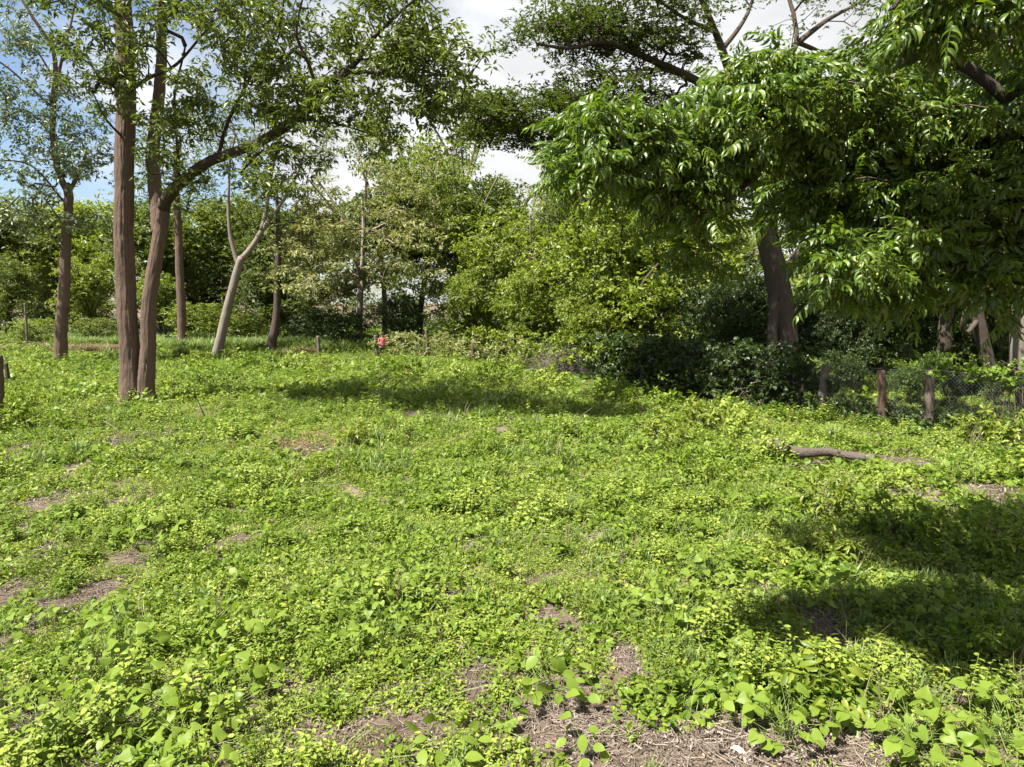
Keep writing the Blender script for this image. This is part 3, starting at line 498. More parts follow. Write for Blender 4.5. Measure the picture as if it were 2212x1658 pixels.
# kind, name, label, pixel x, depth, pixel height of the top, width factor, turn, leaf
FT = [
    ('feather', 'feathery_tree', 'olive yellow feathery tree with layered sprays right of the straight dark trunk', 775, 53, 345, .85, .3, None),
    ('feather', 'feathery_tree', 'smaller olive yellow tree with layered sprays behind the pole right of the person', 1015, 57, 345, .75, 2.1, 'leaf_bright'),
    ('open', 'open_tree', 'tall open yellow green tree rising above the wood at the centre', 985, 62, 215, .9, .8, None),
    ('open', 'open_tree', 'open crowned tree seen through the gap left of the umbrella tree trunk', 1590, 56, 440, 1.0, 2.6, 'leaf_yellow'),
    ('open', 'open_tree', 'thin tall tree whose crown shows above the olive feathery tree', 830, 66, 290, .8, 4.1, 'leaf_a'),
    ('open', 'open_tree', 'open tree with pale stem behind the neem tree edge at the centre right', 1190, 58, 300, .8, 5.1, 'leaf_yellow'),
    ('round', 'round_tree', 'dense round tree behind the fork of the pale leaning tree', 480, 70, 440, 1.0, 0, None),
    ('round', 'round_tree', 'round green tree filling the gap left of the double trunk', 205, 72, 445, 1.0, 1.3, 'leaf_bright'),
    ('round', 'round_tree', 'leafy green tree at the left frame edge behind the thin stake', 20, 68, 430, 1.0, 2.5, None),
    ('round', 'round_tree', 'shaded green tree between the double trunk and the slim trunk', 345, 66, 460, 1.0, 3.9, 'leaf_a'),
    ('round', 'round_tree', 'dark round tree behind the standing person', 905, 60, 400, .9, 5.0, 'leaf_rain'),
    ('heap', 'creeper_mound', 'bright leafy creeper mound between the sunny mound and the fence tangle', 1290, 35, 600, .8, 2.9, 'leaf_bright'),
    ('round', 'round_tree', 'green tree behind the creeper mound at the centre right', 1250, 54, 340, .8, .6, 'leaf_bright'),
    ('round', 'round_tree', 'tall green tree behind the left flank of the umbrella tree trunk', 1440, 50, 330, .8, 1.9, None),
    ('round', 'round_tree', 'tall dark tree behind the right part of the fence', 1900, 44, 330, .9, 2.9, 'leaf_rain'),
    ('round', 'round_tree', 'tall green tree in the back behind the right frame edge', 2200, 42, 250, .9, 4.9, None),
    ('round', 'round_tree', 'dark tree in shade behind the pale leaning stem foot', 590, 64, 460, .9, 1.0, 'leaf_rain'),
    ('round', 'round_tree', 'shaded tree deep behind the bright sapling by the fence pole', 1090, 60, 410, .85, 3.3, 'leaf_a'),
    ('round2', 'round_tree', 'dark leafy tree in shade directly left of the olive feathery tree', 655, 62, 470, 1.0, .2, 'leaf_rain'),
    ('round2', 'round_tree', 'pale stemmed green tree showing above the fence at the centre', 1140, 51, 470, .9, 1.0, 'leaf_bright'),
    ('round2', 'round_tree', 'pale stemmed tree beyond the slim trunk on the left', 410, 80, 450, 1.0, 2.2, None),
    ('round2', 'round_tree', 'low pale stemmed tree left of the grey barked tree', 85, 80, 450, 1.0, 3.1, 'leaf_yellow'),
    ('round2', 'round_tree', 'sunny tree seen beyond the fork of the umbrella tree trunk', 1770, 46, 470, .9, 4.4, 'leaf_bright'),
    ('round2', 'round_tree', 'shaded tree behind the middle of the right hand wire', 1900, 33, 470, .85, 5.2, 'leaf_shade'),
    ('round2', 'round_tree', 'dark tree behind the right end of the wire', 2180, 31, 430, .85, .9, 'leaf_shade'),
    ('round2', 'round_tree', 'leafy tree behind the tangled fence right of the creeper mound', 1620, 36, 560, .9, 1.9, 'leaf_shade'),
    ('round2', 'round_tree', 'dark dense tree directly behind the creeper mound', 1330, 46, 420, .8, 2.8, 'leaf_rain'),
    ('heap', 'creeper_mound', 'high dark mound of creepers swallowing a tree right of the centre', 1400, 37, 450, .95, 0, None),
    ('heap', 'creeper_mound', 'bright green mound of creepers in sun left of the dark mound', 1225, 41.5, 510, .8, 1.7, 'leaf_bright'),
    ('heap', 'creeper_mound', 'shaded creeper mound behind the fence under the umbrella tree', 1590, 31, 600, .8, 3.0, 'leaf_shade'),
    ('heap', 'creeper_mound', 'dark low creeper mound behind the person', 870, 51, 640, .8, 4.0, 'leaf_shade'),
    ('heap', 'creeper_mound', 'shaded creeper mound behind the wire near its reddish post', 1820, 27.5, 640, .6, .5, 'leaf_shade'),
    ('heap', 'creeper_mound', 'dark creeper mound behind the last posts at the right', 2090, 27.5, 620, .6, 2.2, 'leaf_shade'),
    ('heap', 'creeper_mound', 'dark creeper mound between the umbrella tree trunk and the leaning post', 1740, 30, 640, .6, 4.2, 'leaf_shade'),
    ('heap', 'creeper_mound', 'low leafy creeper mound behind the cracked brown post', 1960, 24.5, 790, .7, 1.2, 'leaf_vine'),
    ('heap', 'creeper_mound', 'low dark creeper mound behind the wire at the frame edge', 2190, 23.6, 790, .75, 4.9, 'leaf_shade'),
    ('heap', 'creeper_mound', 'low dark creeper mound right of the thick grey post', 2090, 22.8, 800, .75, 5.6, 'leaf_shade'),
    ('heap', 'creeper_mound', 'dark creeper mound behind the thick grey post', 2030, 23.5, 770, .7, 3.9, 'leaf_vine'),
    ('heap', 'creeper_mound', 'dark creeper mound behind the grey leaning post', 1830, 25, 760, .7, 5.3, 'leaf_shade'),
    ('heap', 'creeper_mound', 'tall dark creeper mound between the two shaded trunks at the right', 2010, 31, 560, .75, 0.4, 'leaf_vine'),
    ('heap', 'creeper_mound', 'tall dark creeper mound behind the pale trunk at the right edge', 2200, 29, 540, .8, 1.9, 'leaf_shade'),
    ('bright', 'young_tree', 'bright green young tree behind the fence pole right of the person', 1015, 48.5, 590, .85, 0, None),
    ('bright', 'young_tree', 'bright yellow green young tree between the grey tree and the double trunk', 195, 58, 560, .85, 1.5, None),
    ('bright', 'young_tree', 'bright low tree with its foot hidden left of the thin stake', 15, 60, 560, .9, 3.5, 'leaf_forest'),
    ('bright', 'young_tree', 'green young tree in sun behind the brown fence tangle', 1120, 45.5, 620, .9, 4.5, None),
    ('bright', 'young_tree', 'green young tree behind the slim trunk at its foot', 355, 57, 590, .9, 5.5, 'leaf_bright'),
    ('bush', 'bush', 'rounded grassy green bush right of the slim trunk foot', 440, 52, 655, 1.2, 0, None),
    ('bush', 'bush', 'green bush behind the foot of the pale leaning tree', 535, 52.5, 680, 1.2, 1.1, 'leaf_bright'),
    ('bush', 'bush', 'low bush between the grey tree and the double trunk', 225, 56, 685, 1.3, 2.1, 'leaf_forest'),
    ('bush', 'bush', 'bush right of the thin stake at the left', 85, 56, 690, 1.3, 3.1, None),
    ('bush', 'bush', 'dark bush left of the standing person', 745, 51, 680, 1.2, 3.7, 'leaf_shade'),
    ('bush', 'bush', 'shaded bush behind the stub post', 670, 53, 670, 1.2, 4.4, 'leaf_shade'),
    ('bush', 'bush', 'leafy bush behind the fence between pole and dark post', 975, 48.5, 690, 1.2, 5.4, None),
    ('bush', 'bush', 'sunlit bush climbing the fence right of the dry tangle', 1290, 36, 730, 1.1, 2.4, 'leaf_bright'),
]
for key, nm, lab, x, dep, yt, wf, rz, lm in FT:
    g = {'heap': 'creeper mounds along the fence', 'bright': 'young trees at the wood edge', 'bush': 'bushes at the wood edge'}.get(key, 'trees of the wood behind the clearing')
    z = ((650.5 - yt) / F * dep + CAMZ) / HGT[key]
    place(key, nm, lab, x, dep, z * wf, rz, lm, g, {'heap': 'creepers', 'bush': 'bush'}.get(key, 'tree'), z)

# far wood that reads as one mass
r = np.random.default_rng(40); mb = MB()
n = 2600; ax = r.uniform(-115, 125, n); ay = r.uniform(84, 120, n); az = r.random(n) ** .8 * (12 + 9 * vnoise(ax, ay, 9))
clump_leaves(mb, np.stack((ax, ay, az), -1), 49, 1.6, .5, .5, r, .6)
tag(mb.build('far_wood', M['leaf_forest'], smooth=False), 'distant wood closing the horizon behind the clearing', kind='stuff')
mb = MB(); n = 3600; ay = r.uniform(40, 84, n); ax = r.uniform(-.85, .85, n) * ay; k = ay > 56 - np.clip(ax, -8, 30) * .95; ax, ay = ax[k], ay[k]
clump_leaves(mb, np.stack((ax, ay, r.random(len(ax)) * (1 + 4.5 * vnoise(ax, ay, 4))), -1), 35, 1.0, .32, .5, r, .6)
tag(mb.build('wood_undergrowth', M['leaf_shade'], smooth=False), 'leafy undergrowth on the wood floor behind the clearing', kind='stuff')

# ---------------------------------------------------------------- undergrowth
def inst_stuff(name, label, kinds, pts, rots, scl, seed, by=None):
    """one object: points that carry copies of a few small plant meshes"""
    colx = bpy.data.collections.new(name + '_kinds')
    for k, me in enumerate(kinds): colx.objects.link(bpy.data.objects.new(f'{name}_kind', me))
    n = len(pts); me = bpy.data.meshes.new(name); me.vertices.add(n); me.vertices.foreach_set('co', np.asarray(pts, np.float32).ravel())
    a = me.attributes.new('rot', 'FLOAT_VECTOR', 'POINT'); a.data.foreach_set('vector', np.asarray(rots, np.float32).ravel())
    a = me.attributes.new('scl', 'FLOAT', 'POINT'); a.data.foreach_set('value', np.asarray(scl, np.float32))
    a = me.attributes.new('pick', 'INT', 'POINT'); 
    pk = np.random.default_rng(seed).integers(0, len(kinds), n)
    if by: q = vnoise(pts[:, 0], pts[:, 1], by, 70) + np.random.default_rng(seed).normal(size=n) * .07; pk = np.clip((q - .2) / .6 * len(kinds), 0, len(kinds) - 1)
    a.data.foreach_set('value', pk.astype(np.int32))
    g = bpy.data.node_groups.new(name, 'GeometryNodeTree'); N = g.nodes; Lk = g.links.new
    g.interface.new_socket('Geometry', in_out='INPUT', socket_type='NodeSocketGeometry'); g.interface.new_socket('Geometry', in_out='OUTPUT', socket_type='NodeSocketGeometry')
    gi, go = N.new('NodeGroupInput'), N.new('NodeGroupOutput'); ci = N.new('GeometryNodeCollectionInfo'); ip = N.new('GeometryNodeInstanceOnPoints')
    ci.inputs['Collection'].default_value = colx; ci.inputs['Separate Children'].default_value = True; ci.inputs['Reset Children'].default_value = True
    def at(nm, ty): 
        q = N.new('GeometryNodeInputNamedAttribute'); q.data_type = ty; q.inputs['Name'].default_value = nm; return q.outputs['Attribute']
    Lk(gi.outputs[0], ip.inputs['Points']); Lk(ci.outputs[0], ip.inputs['Instance']); ip.inputs['Pick Instance'].default_value = True
    Lk(at('pick', 'INT'), ip.inputs['Instance Index']); Lk(at('rot', 'FLOAT_VECTOR'), ip.inputs['Rotation']); Lk(at('scl', 'FLOAT'), ip.inputs['Scale']); Lk(ip.outputs[0], go.inputs[0])
    o = obj(name, me); md = o.modifiers.new('scatter', 'NODES'); md.node_group = g
    return tag(o, label, kind='stuff')

def weed_patch(seed, n, R, h, Ln, asp, mat, shape=HEX, up=1.1, stems=0):
    r = np.random.default_rng(seed); mb = MB()
    q = np.sqrt(r.random(n)) * R; a = r.uniform(0, 6.28, n); z = h * (.12 + .88 * r.random(n) ** 1.2) * (1 - .55 * (q / R) ** 2)
    N = unit(r.normal(size=(n, 3)) * .5 + np.array((0, 0, up))); A = np.stack((np.cos(a), np.sin(a), -.15 * np.ones(n)), -1) + r.normal(size=(n, 3)) * .8
    ln = Ln * r.uniform(.55, 1.3, n); leaves(mb, np.stack((q * np.cos(a), q * np.sin(a), z), -1), A, N, ln, ln * asp, shape, 0)
    for k in range(stems):
        x, y = r.normal(size=2) * R * .4; d = r.normal(size=2) * .12
        tube(mb, [(x, y, 0), (x + d[0] * .5, y + d[1] * .5, h * .6), (x + d[0], y + d[1], h * 1.0)], [.004, .003, .002], 3, 1, cap=False)
    return mb.mesh('weed_patch', [mat, M['stem']], False)
def stem_patch(seed, ns, R, h, Ln, asp, mat):
    r = np.random.default_rng(seed); mb = MB()
    for k in range(ns):
        x, y = r.normal(size=2) * R * .5; hh = h * r.uniform(.5, 1.15); d = r.normal(size=2) * .25 * hh
        p = np.array([(x, y, 0), (x + d[0] * .4, y + d[1] * .4, hh * .5), (x + d[0], y + d[1], hh)])
        tube(mb, p, [.005, .004, .002], 3, 1, cap=False)
        m = int(6 + hh * 22); tt = np.linspace(.25, 1, m); C = np.stack([np.interp(tt, (0, .5, 1), p[:, c]) for c in range(3)], -1)
        az = np.arange(m) * 2.4 + r.uniform(0, 6); A = np.stack((np.cos(az), np.sin(az), .15 - .5 * r.random(m)), -1)
        N = unit(np.stack((-np.cos(az) * .35, -np.sin(az) * .35, np.ones(m)), -1) + r.normal(size=(m, 3)) * .3)
        ln = Ln * r.uniform(.6, 1.2, m) * (1.1 - .4 * tt); leaves(mb, C, A, N, ln, ln * asp, HEX, 0)
    return mb.mesh('weed_patch', [mat, M['stem']], False)
def grass_patch(seed, n, R, h, mat, w=.006, lean=.5):
    r = np.random.default_rng(seed); mb = MB(); V, T = [], []
    for k in range(n):
        x, y = r.normal(size=2) * R * .45; a = r.uniform(0, 6.28); hh = h * r.uniform(.45, 1.1); ln = hh * lean * r.uniform(.3, 1.3)
        d = np.array((math.cos(a), math.sin(a), 0)); s = np.array((-d[1], d[0], 0)) * w * r.uniform(.7, 1.4); b = np.array((x, y, 0))
        m1 = b + d * ln * .25 + np.array((0, 0, hh * .6)); tp = b + d * ln + np.array((0, 0, hh * .92)); i0 = len(V)
        V += [b - s, b + s, m1 + s, m1 - s, tp]; T += [(i0, i0 + 1, i0 + 2), (i0, i0 + 2, i0 + 3), (i0 + 3, i0 + 2, i0 + 4)]
    mb.add(V, T); return mb.mesh('grass_patch', mat, False)
def litter_patch(seed, n, R):
    r = np.random.default_rng(seed); mb = MB(); q = np.sqrt(r.random(n)) * R; a = r.uniform(0, 6.28, n)
    C = np.stack((q * np.cos(a), q * np.sin(a), r.uniform(.004, .03, n)), -1); N = unit(r.normal(size=(n, 3)) * .35 + np.array((0, 0, 1)))
    ln = r.uniform(.012, .055, n); leaves(mb, C, r.normal(size=(n, 3)), N, ln, ln * r.uniform(.12, .5, n), HEX, 0)
    for k in range(34):
        x, y = r.normal(size=2) * R * .5; b = r.uniform(0, 6.28); l = r.uniform(.08, .3); p0 = np.array((x, y, r.uniform(.004, .02)))
        tube(mb, [p0, p0 + np.array((math.cos(b) * l * .5, math.sin(b) * l * .5, r.uniform(0, .02))), p0 + np.array((math.cos(b + .2) * l, math.sin(b + .2) * l, r.uniform(0, .03)))], r.uniform(.0015, .004), 3, 1, cap=False)
    return mb.mesh('litter_patch', [M['litter'], M['dry_twig']], False)

def field(d0, d1, sp, seed, mx=.86, side=2.5):
    r = np.random.default_rng(seed); W_ = mx * d1 + side; n = int(2 * W_ * (d1 - d0) / sp ** 2)
    y = r.uniform(d0, d1, n); x = r.uniform(-W_, W_, n); k = np.abs(x) < mx * y + side
    return x[k], y[k], r
BARE = [(*G(x, y)[:2], q) for x, y, q in ((1330, 1400, .3), (1440, 1470, .42), (1570, 1600, .4), (1640, 1520, .25), (1800, 1400, .35), (640, 1480, .22), (690, 1600, .35), (60, 1560, .3), (20, 1370, .3), (930, 1610, .35), (1240, 1330, .28), (1110, 1570, .35), (1720, 1640, .35), (960, 1290, .3), (1260, 1640, .4), (790, 1480, .2), (1330, 1260, .3), (1500, 1380, .3), (1900, 1620, .3), (1890, 1540, .3),
    (230, 945, 1.3), (330, 940, .9), (120, 905, 1.0), (180, 1015, .8), (640, 965, .6), (1980, 1010, .7), (2080, 1040, .7), (1900, 985, .6), (420, 900, .7), (100, 1090, .5), (60, 960, .8), (560, 1090, .4))]
def bareness(x, y):
    b = np.zeros(len(x))
    for bx, by, q in BARE: b = np.maximum(b, np.exp(-(((x - bx) / (q * .8)) ** 2 + ((y - by) / q) ** 2)))
    return b
def cover(x, y):
    n = .36 * vnoise(x, y, 2.4, 3) + .34 * vnoise(x, y, .8, 8) + .30 * vnoise(x, y, .33, 4)
    near = np.clip((11 - y) / 6, 0, 1)
    return n - .10 * near - .22 * bareness(x, y)
def scatter(parts, keep, smin, smax, tilt=.12):
    Ps, Rs, Ss = [], [], []
    for d0, d1, sp, sc, seed in parts:
        x, y, r = field(d0, d1, sp, seed); k = keep(x, y, r); x, y = x[k], y[k]; n = len(x)
        Ps.append(np.stack((x, y, terrain(x, y)), -1)); Rs.append(np.stack((r.normal(size=n) * tilt, r.normal(size=n) * tilt, r.uniform(0, 6.28, n)), -1)); Ss.append(r.uniform(smin, smax, n) * sc * (.72 + .6 * vnoise(x, y, 1.4, 55)))
    return np.concatenate(Ps), np.concatenate(Rs), np.concatenate(Ss)

inst_stuff('low_weeds', 'low carpet of small round yellow green leaves over the whole clearing',
    [weed_patch(100 + k, nl, .2, h, ln, asp, M[mt], stems=4) for k, (nl, h, ln, asp, mt) in enumerate(((120, .09, .03, .5, 'weed'), (70, .11, .05, .75, 'weed'), (54, .14, .062, .6, 'weed_dark'), (80, .08, .042, .7, 'weed'), (40, .15, .078, .85, 'weed_broad'), (110, .12, .034, .42, 'weed'), (60, .13, .055, .5, 'weed'), (46, .16, .07, .7, 'weed_dark')))],
    *scatter(((3.2, 12, .135, .95, 1), (12, 26, .22, 1.4, 2), (26, 48, .42, 2.5, 3), (48, 90, 1.0, 4.5, 4)), lambda x, y, r: cover(x, y) + r.normal(size=len(x)) * .05 > .36, .7, 1.3), 1, 1.1)
inst_stuff('leafy_weeds', 'taller leafy weeds standing out of the low carpet',
    [stem_patch(130 + k, 7, .2, (.24, .32, .42, .28, .3, .36)[k], (.075, .09, .085, .065, .1, .06)[k], (.5, .42, .6, .35, .75, .3)[k], M[('weed', 'weed_dark', 'weed', 'weed_dark', 'weed_broad', 'leaf_bright')[k]]) for k in range(6)],
    *scatter(((3.2, 14, .27, .9, 5), (14, 30, .42, 1.15, 6), (30, 60, .9, 1.7, 7)), lambda x, y, r: (vnoise(x, y, 1.9, 21) * .5 + vnoise(x, y, .5, 23) * .5 + r.normal(size=len(x)) * .1 > .5) & (cover(x, y) > .36), .55, 1.35), 2, 1.6)
inst_stuff('thin_stalks', 'thin bare stalks standing up among the weeds',
    [grass_patch(190 + k, 4, .15, (.45, .6)[k], M[('grass', 'dry_grass')[k]], .0035, .35) for k in range(2)],
    *scatter(((3.2, 14, .8, 1, 13), (14, 34, 1.1, 1.3, 14)), lambda x, y, r: cover(x, y) > .3, .6, 1.2, .25), 9)
inst_stuff('grass_tufts', 'thin green grass tufts among the weeds',
    [grass_patch(150 + k, 34, .12, (.2, .28, .36)[k], M['grass']) for k in range(3)],
    *scatter(((3.2, 14, .55, .8, 8), (14, 34, .8, 1.3, 9), (34, 60, 1.4, 2.2, 10)), lambda x, y, r: (vnoise(x, y, 3, 31) + r.normal(size=len(x)) * .12 > .55) & (cover(x, y) > .2), .6, 1.2), 3)
inst_stuff('leaf_litter', 'dry leaves and twigs lying on the bare soil',
    [litter_patch(160 + k, 90, .32) for k in range(4)],
    *scatter(((3.2, 12, .3, 1.0, 11), (12, 30, .6, 1.5, 12)), lambda x, y, r: cover(x, y) < .40, .8, 1.2, .03), 4)
# tall grass and dry grass at the back left
def zone(boxes, sp, seed):
    r = np.random.default_rng(seed); Q = []
    for x, dep, wx, wd in boxes:
        n = int(4 * wx * wd / sp ** 2); c = (x - 1106) / F * dep; v = unit(r.normal(size=(n, 2))) * np.sqrt(r.random((n, 1)))
        Q.append(np.stack((c + v[:, 0] * wx, dep + v[:, 1] * wd), -1))
    Q = np.concatenate(Q); n = len(Q)
    return np.stack((Q[:, 0], Q[:, 1], terrain(Q[:, 0], Q[:, 1])), -1), np.stack((r.normal(size=n) * .1, r.normal(size=n) * .1, r.uniform(0, 6.28, n)), -1), r.uniform(.7, 1.3, n)
inst_stuff('tall_grass', 'tall soft green grass at the wood edge on the left', [grass_patch(170 + k, 60, .3, 1.0, M['grass'], .018, .6) for k in range(3)],
    *zone(((440, 50, 2.6, 2), (530, 50.5, 2, 1.6), (620, 50, 3, 1.5), (360, 52, 2.5, 2), (700, 49, 3, 1.2), (240, 55, 4, 3), (480, 60, 5, 4), (100, 62, 6, 5)), .34, 5), 5)
inst_stuff('dry_grass', 'dry straw coloured grass patch behind the grey tree', [grass_patch(180 + k, 60, .3, .55, M['dry_grass'], .014, 1.0) for k in range(3)],
    *zone(((200, 50, 3.4, 2), (90, 52, 3, 2.4), (130, 58, 4, 2.5), (640, 47, 1.5, 1), (20, 55, 4, 2)), .36, 6), 6)

# ---------------------------------------------------------------- wire fence along the right
FP = [(2330, 975), (2005, 932), (1908, 929), (1768, 904), (1560, 872), (1390, 848), (1300, 828), (1165, 802), (1020, 784), (925, 777), (815, 771)]
path = np.array([G(*p) for p in FP]); path[:, 2] = terrain(path[:, 0], path[:, 1])
fence = thing('wire_fence', 'rusty diamond wire fence on rough wooden posts running back along the right side', 'fence', path[3])
def post(mbx, base, top, r0, r1, seed, base0):
    q = smooth_path([base - np.array((0, 0, .3)), base + (top - base) * .5 + np.array((.03 * math.sin(seed * 3.1), 0, 0)), top], .08)
    tube(mbx, q - base0, np.linspace(r0, r1, len(q)) * (1 + .06 * np.sin(np.arange(len(q)) * .9 + seed)), 40, 0, .3, seed=seed)
for k, (x, y, yt, xt, rr, mt, lab) in enumerate(((2005, 932, 800, 2008, .145, 'post', 'thick grey post'), (1908, 929, 800, 1904, .13, 'post_red', 'cracked brown post'), (1768, 904, 788, 1784, .14, 'post', 'grey leaning post'),
        (1390, 848, 762, 1388, .13, 'post_red', 'reddish post'), (1300, 828, 742, 1302, .09, 'post', None), (1165, 802, 745, 1166, .09, 'post_red', None), (1020, 784, 735, 1022, .16, 'post', None), (928, 777, 712, 920, .11, 'post', 'pale bare pole leaning left'), (815, 771, 724, 811, .15, 'post', None))):
    b = G(x, y); b[2] = terrain(b[0], b[1]); tp = P(xt, yt, b[1]); mbx = MB(); post(mbx, b, tp, rr, rr * .88, k + 1.0, path[3]); o = mbx.build('post', M[mt], fence)
    if lab: o['label'] = lab
mbx = MB(); H = 1.72
for a, b in zip(path[:-1], path[1:]):
    ln = np.linalg.norm(b - a); sp = .1; d = (b - a) / ln; nrm = np.array((d[1], -d[0], 0))
    if a[1] > 33: continue
    for sgn in (1, -1):
        s = np.arange(-H, ln, sp * 1.0)
        for u in s:
            u0, u1 = (u, u + H) if sgn > 0 else (u + H, u)
            z0, z1 = .05, .05 + H
            if min(u0, u1) < 0:
                f = -min(u0, u1) / H
                if sgn > 0: u0, z0 = 0, z0 + f * H
                else: u1, z1 = 0, z1 - f * H
            if max(u0, u1) > ln:
                f = (max(u0, u1) - ln) / H
                if sgn > 0: u1, z1 = ln, z1 - f * H
                else: u0, z0 = ln, z0 + f * H
            sag = lambda q, z: a + d * q + nrm * (.05 * math.sin(q * 2.3 + z * 1.7) + sgn * .003) + np.array((0, 0, z))
            pm = [sag(u0 + (u1 - u0) * t_, z0 + (z1 - z0) * t_) - path[3] for t_ in (0, .5, 1)]
            tube(mbx, pm, .0018, 3, 0, cap=False)
    tube(mbx, [a + np.array((0, 0, H + .05)) - path[3], (a + b) / 2 + np.array((0, 0, H)) - path[3], b + np.array((0, 0, H + .05)) - path[3]], .004, 3, 0, cap=False)
o = mbx.build('diamond_wire', M['wire'], fence); o['kind'] = 'stuff'

# creepers over the fence, dry tangle
def along(i0, i1, n, r, zlo, zhi, wd):
    seg = r.integers(i0, i1, n); u = r.random((n, 1)); p = path[seg] * (1 - u) + path[seg + 1] * u
    p[:, 2] += r.uniform(zlo, zhi, n); p[:, :2] += r.normal(size=(n, 2)) * wd; p[:, 1] += wd * .8
    return p
r = np.random.default_rng(61)
for nm, lab, i0, i1, n, per, zl, zh, wd, Ln, asp, mt in (
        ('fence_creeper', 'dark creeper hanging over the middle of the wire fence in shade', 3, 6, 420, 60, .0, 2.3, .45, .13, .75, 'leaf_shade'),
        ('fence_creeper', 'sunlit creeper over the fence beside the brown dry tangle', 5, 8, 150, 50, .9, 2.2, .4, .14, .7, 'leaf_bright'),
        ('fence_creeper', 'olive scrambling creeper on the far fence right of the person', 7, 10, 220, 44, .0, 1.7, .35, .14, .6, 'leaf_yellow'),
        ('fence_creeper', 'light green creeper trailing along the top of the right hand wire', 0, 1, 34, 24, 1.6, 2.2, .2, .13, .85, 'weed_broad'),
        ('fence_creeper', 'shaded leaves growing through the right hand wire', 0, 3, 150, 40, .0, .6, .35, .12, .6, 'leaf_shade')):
    mb = MB(); c = path[i0]; cc = along(i0, i1, n, r, zl, zh, wd) - c; clump_leaves(mb, cc, per, .34, Ln, asp, r, .6, .5, .4, HEX)
    root = thing(nm, lab, 'creeper', c, 'creepers on the wire fence'); o = mb.build('foliage', M[mt], root, smooth=False); o['kind'] = 'stuff'
    mb = MB()
    for k in range(max(14, n // 6)):
        p = cc[r.integers(0, len(cc))]; f0 = np.array((p[0] + r.normal() * .4, p[1] + r.normal() * .2, -.05))
        tube(mb, smooth_path([f0, (f0 + p) / 2 + r.normal(size=3) * .15, p, p + r.normal(size=3) * .3], .3), .007, 3, 0, cap=False)
    o = mb.build('stems', M['twig'], root); o['kind'] = 'stuff'
def tangle(name, label, cat, ctr, size, n, mat, seed, rad=.008, group=None, flat=1.0):
    r = np.random.default_rng(seed); mb = MB()
    for k in range(n):
        p = r.normal(size=3) * np.array(size) * .5; p[2] = abs(p[2]) * flat; d = unit(r.normal(size=3) * np.array((1, .6, .5))); l = r.uniform(.4, 1.2) * size[0] * .55
        tube(mb, smooth_path([p - d * l * .5, p + r.normal(size=3) * .1 * l, p + d * l * .5 + np.array((0, 0, -.12 * l))], .2), rad * r.uniform(.6, 1.3), 3, 0, cap=False)
    root = thing(name, label, cat, ctr, group); o = mb.build('dry_stems', M[mat], root); o['kind'] = 'stuff'; return root
def gp(x, y, dz=0): 
    p = G(x, y); p[2] = terrain(p[0], p[1]) + dz; return p
c = (path[6] + path[7]) / 2
tangle('dry_creeper', 'brown dry creeper tangle draped over the fence left of the dark creepers', 'creeper', c + np.array((0, 0, .45)), (2.2, .3, .8), 420, 'dry_twig', 5, .008)
tangle('dry_creeper', 'small grey brown dry tangle on the fence right of the person', 'creeper', (path[9] + path[10]) / 2 + np.array((1.2, 0, .4)), (1.0, .3, .8), 150, 'dry_twig', 6, .008)
tangle('dry_creeper', 'pale dead stems hanging at the fence before the umbrella tree trunk', 'creeper', (path[3] + path[4]) / 2 + np.array((0, .1, .25)), (1.1, .3, 1.2), 90, 'dry_twig', 7, .009)
tangle('brush_heap', 'small heap of reddish dead twigs in the middle of the clearing', 'dead twigs', gp(650, 968), (1.3, .7, .3), 110, 'red_twig', 8, .006)
tangle('brush_heap', 'thin grey dead twigs lying just above the centre foreground', 'dead twigs', gp(1110, 1195), (1.0, .5, .12), 34, 'dry_twig', 9, .004)
tangle('brush_heap', 'dead twigs and pale straw on the bare soil at the left', 'dead twigs', gp(330, 945), (2.2, .8, .08), 90, 'dry_twig', 10, .007)

# ---------------------------------------------------------------- loose posts on the left
for x, y, yt, xt, rr, mt, lab in ((-3, 905, 768, -2, .13, 'post_red', 'weathered thick post cut by the left frame edge'), (19, 838, 785, 12, .1, 'bark_dark', 'short dark leaning post at the left edge'), (60, 757, 655, 54, .09, 'post', 'tall thin grey stake in the dry grass at the far left'), (690, 774, 726, 687, .13, 'post', 'short grey post stub in shade left of the person')):
    b = G(x, y); b[2] = terrain(b[0], b[1]); tp = P(xt, yt, b[1]); mbx = MB(); post(mbx, b, tp, rr, rr * .85, x * .1 + 3, b)
    tag(mbx.build('fence_post', M[mt]), lab, 'post', 'loose posts on the left').location = b

# ---------------------------------------------------------------- log, sticks, debris
mbx = MB(); b = gp(1660, 978)
lp = [gp(1658, 986, .34), gp(1690, 993, .32), gp(1730, 1003, .3), gp(1790, 1004, .31), gp(1830, 1010, .29), gp(1868, 1015, .27)]
q = smooth_path(lp, .07); tube(mbx, q - b, np.interp(np.linspace(0, 1, len(q)), (0, .25, .6, 1), (.13, .135, .1, .07)), 18, 0, .12, seed=4)
log = thing('fallen_log', 'crooked weathered log lying in the weeds at the right', 'log', b); mbx.build('trunk', M['log'], log)
mbx = MB(); k = gp(1805, 1005, .31) - b; tube(mbx, [k, k + np.array((.02, -.09, .03)), k + np.array((.03, -.16, .05))], [.06, .055, .06], 12, 0, .1); mbx.build('knot', M['log'], log)
def stick(name, label, pts, r0, r1, mat, cat='stick', group='fallen sticks in the weeds', forks=()):
    b = np.array(pts[0]); mbx = MB(); q = smooth_path(pts, .06); tube(mbx, q - b, np.linspace(r0, r1, len(q)), 6, 0, .05)
    for f in forks:
        q = smooth_path(f, .05); tube(mbx, q - b, np.linspace(r1 * 1.2, r1 * .6, len(q)), 4, 0)
    o = tag(mbx.build(name, M[mat]), label, cat, group); o.location = b; return o
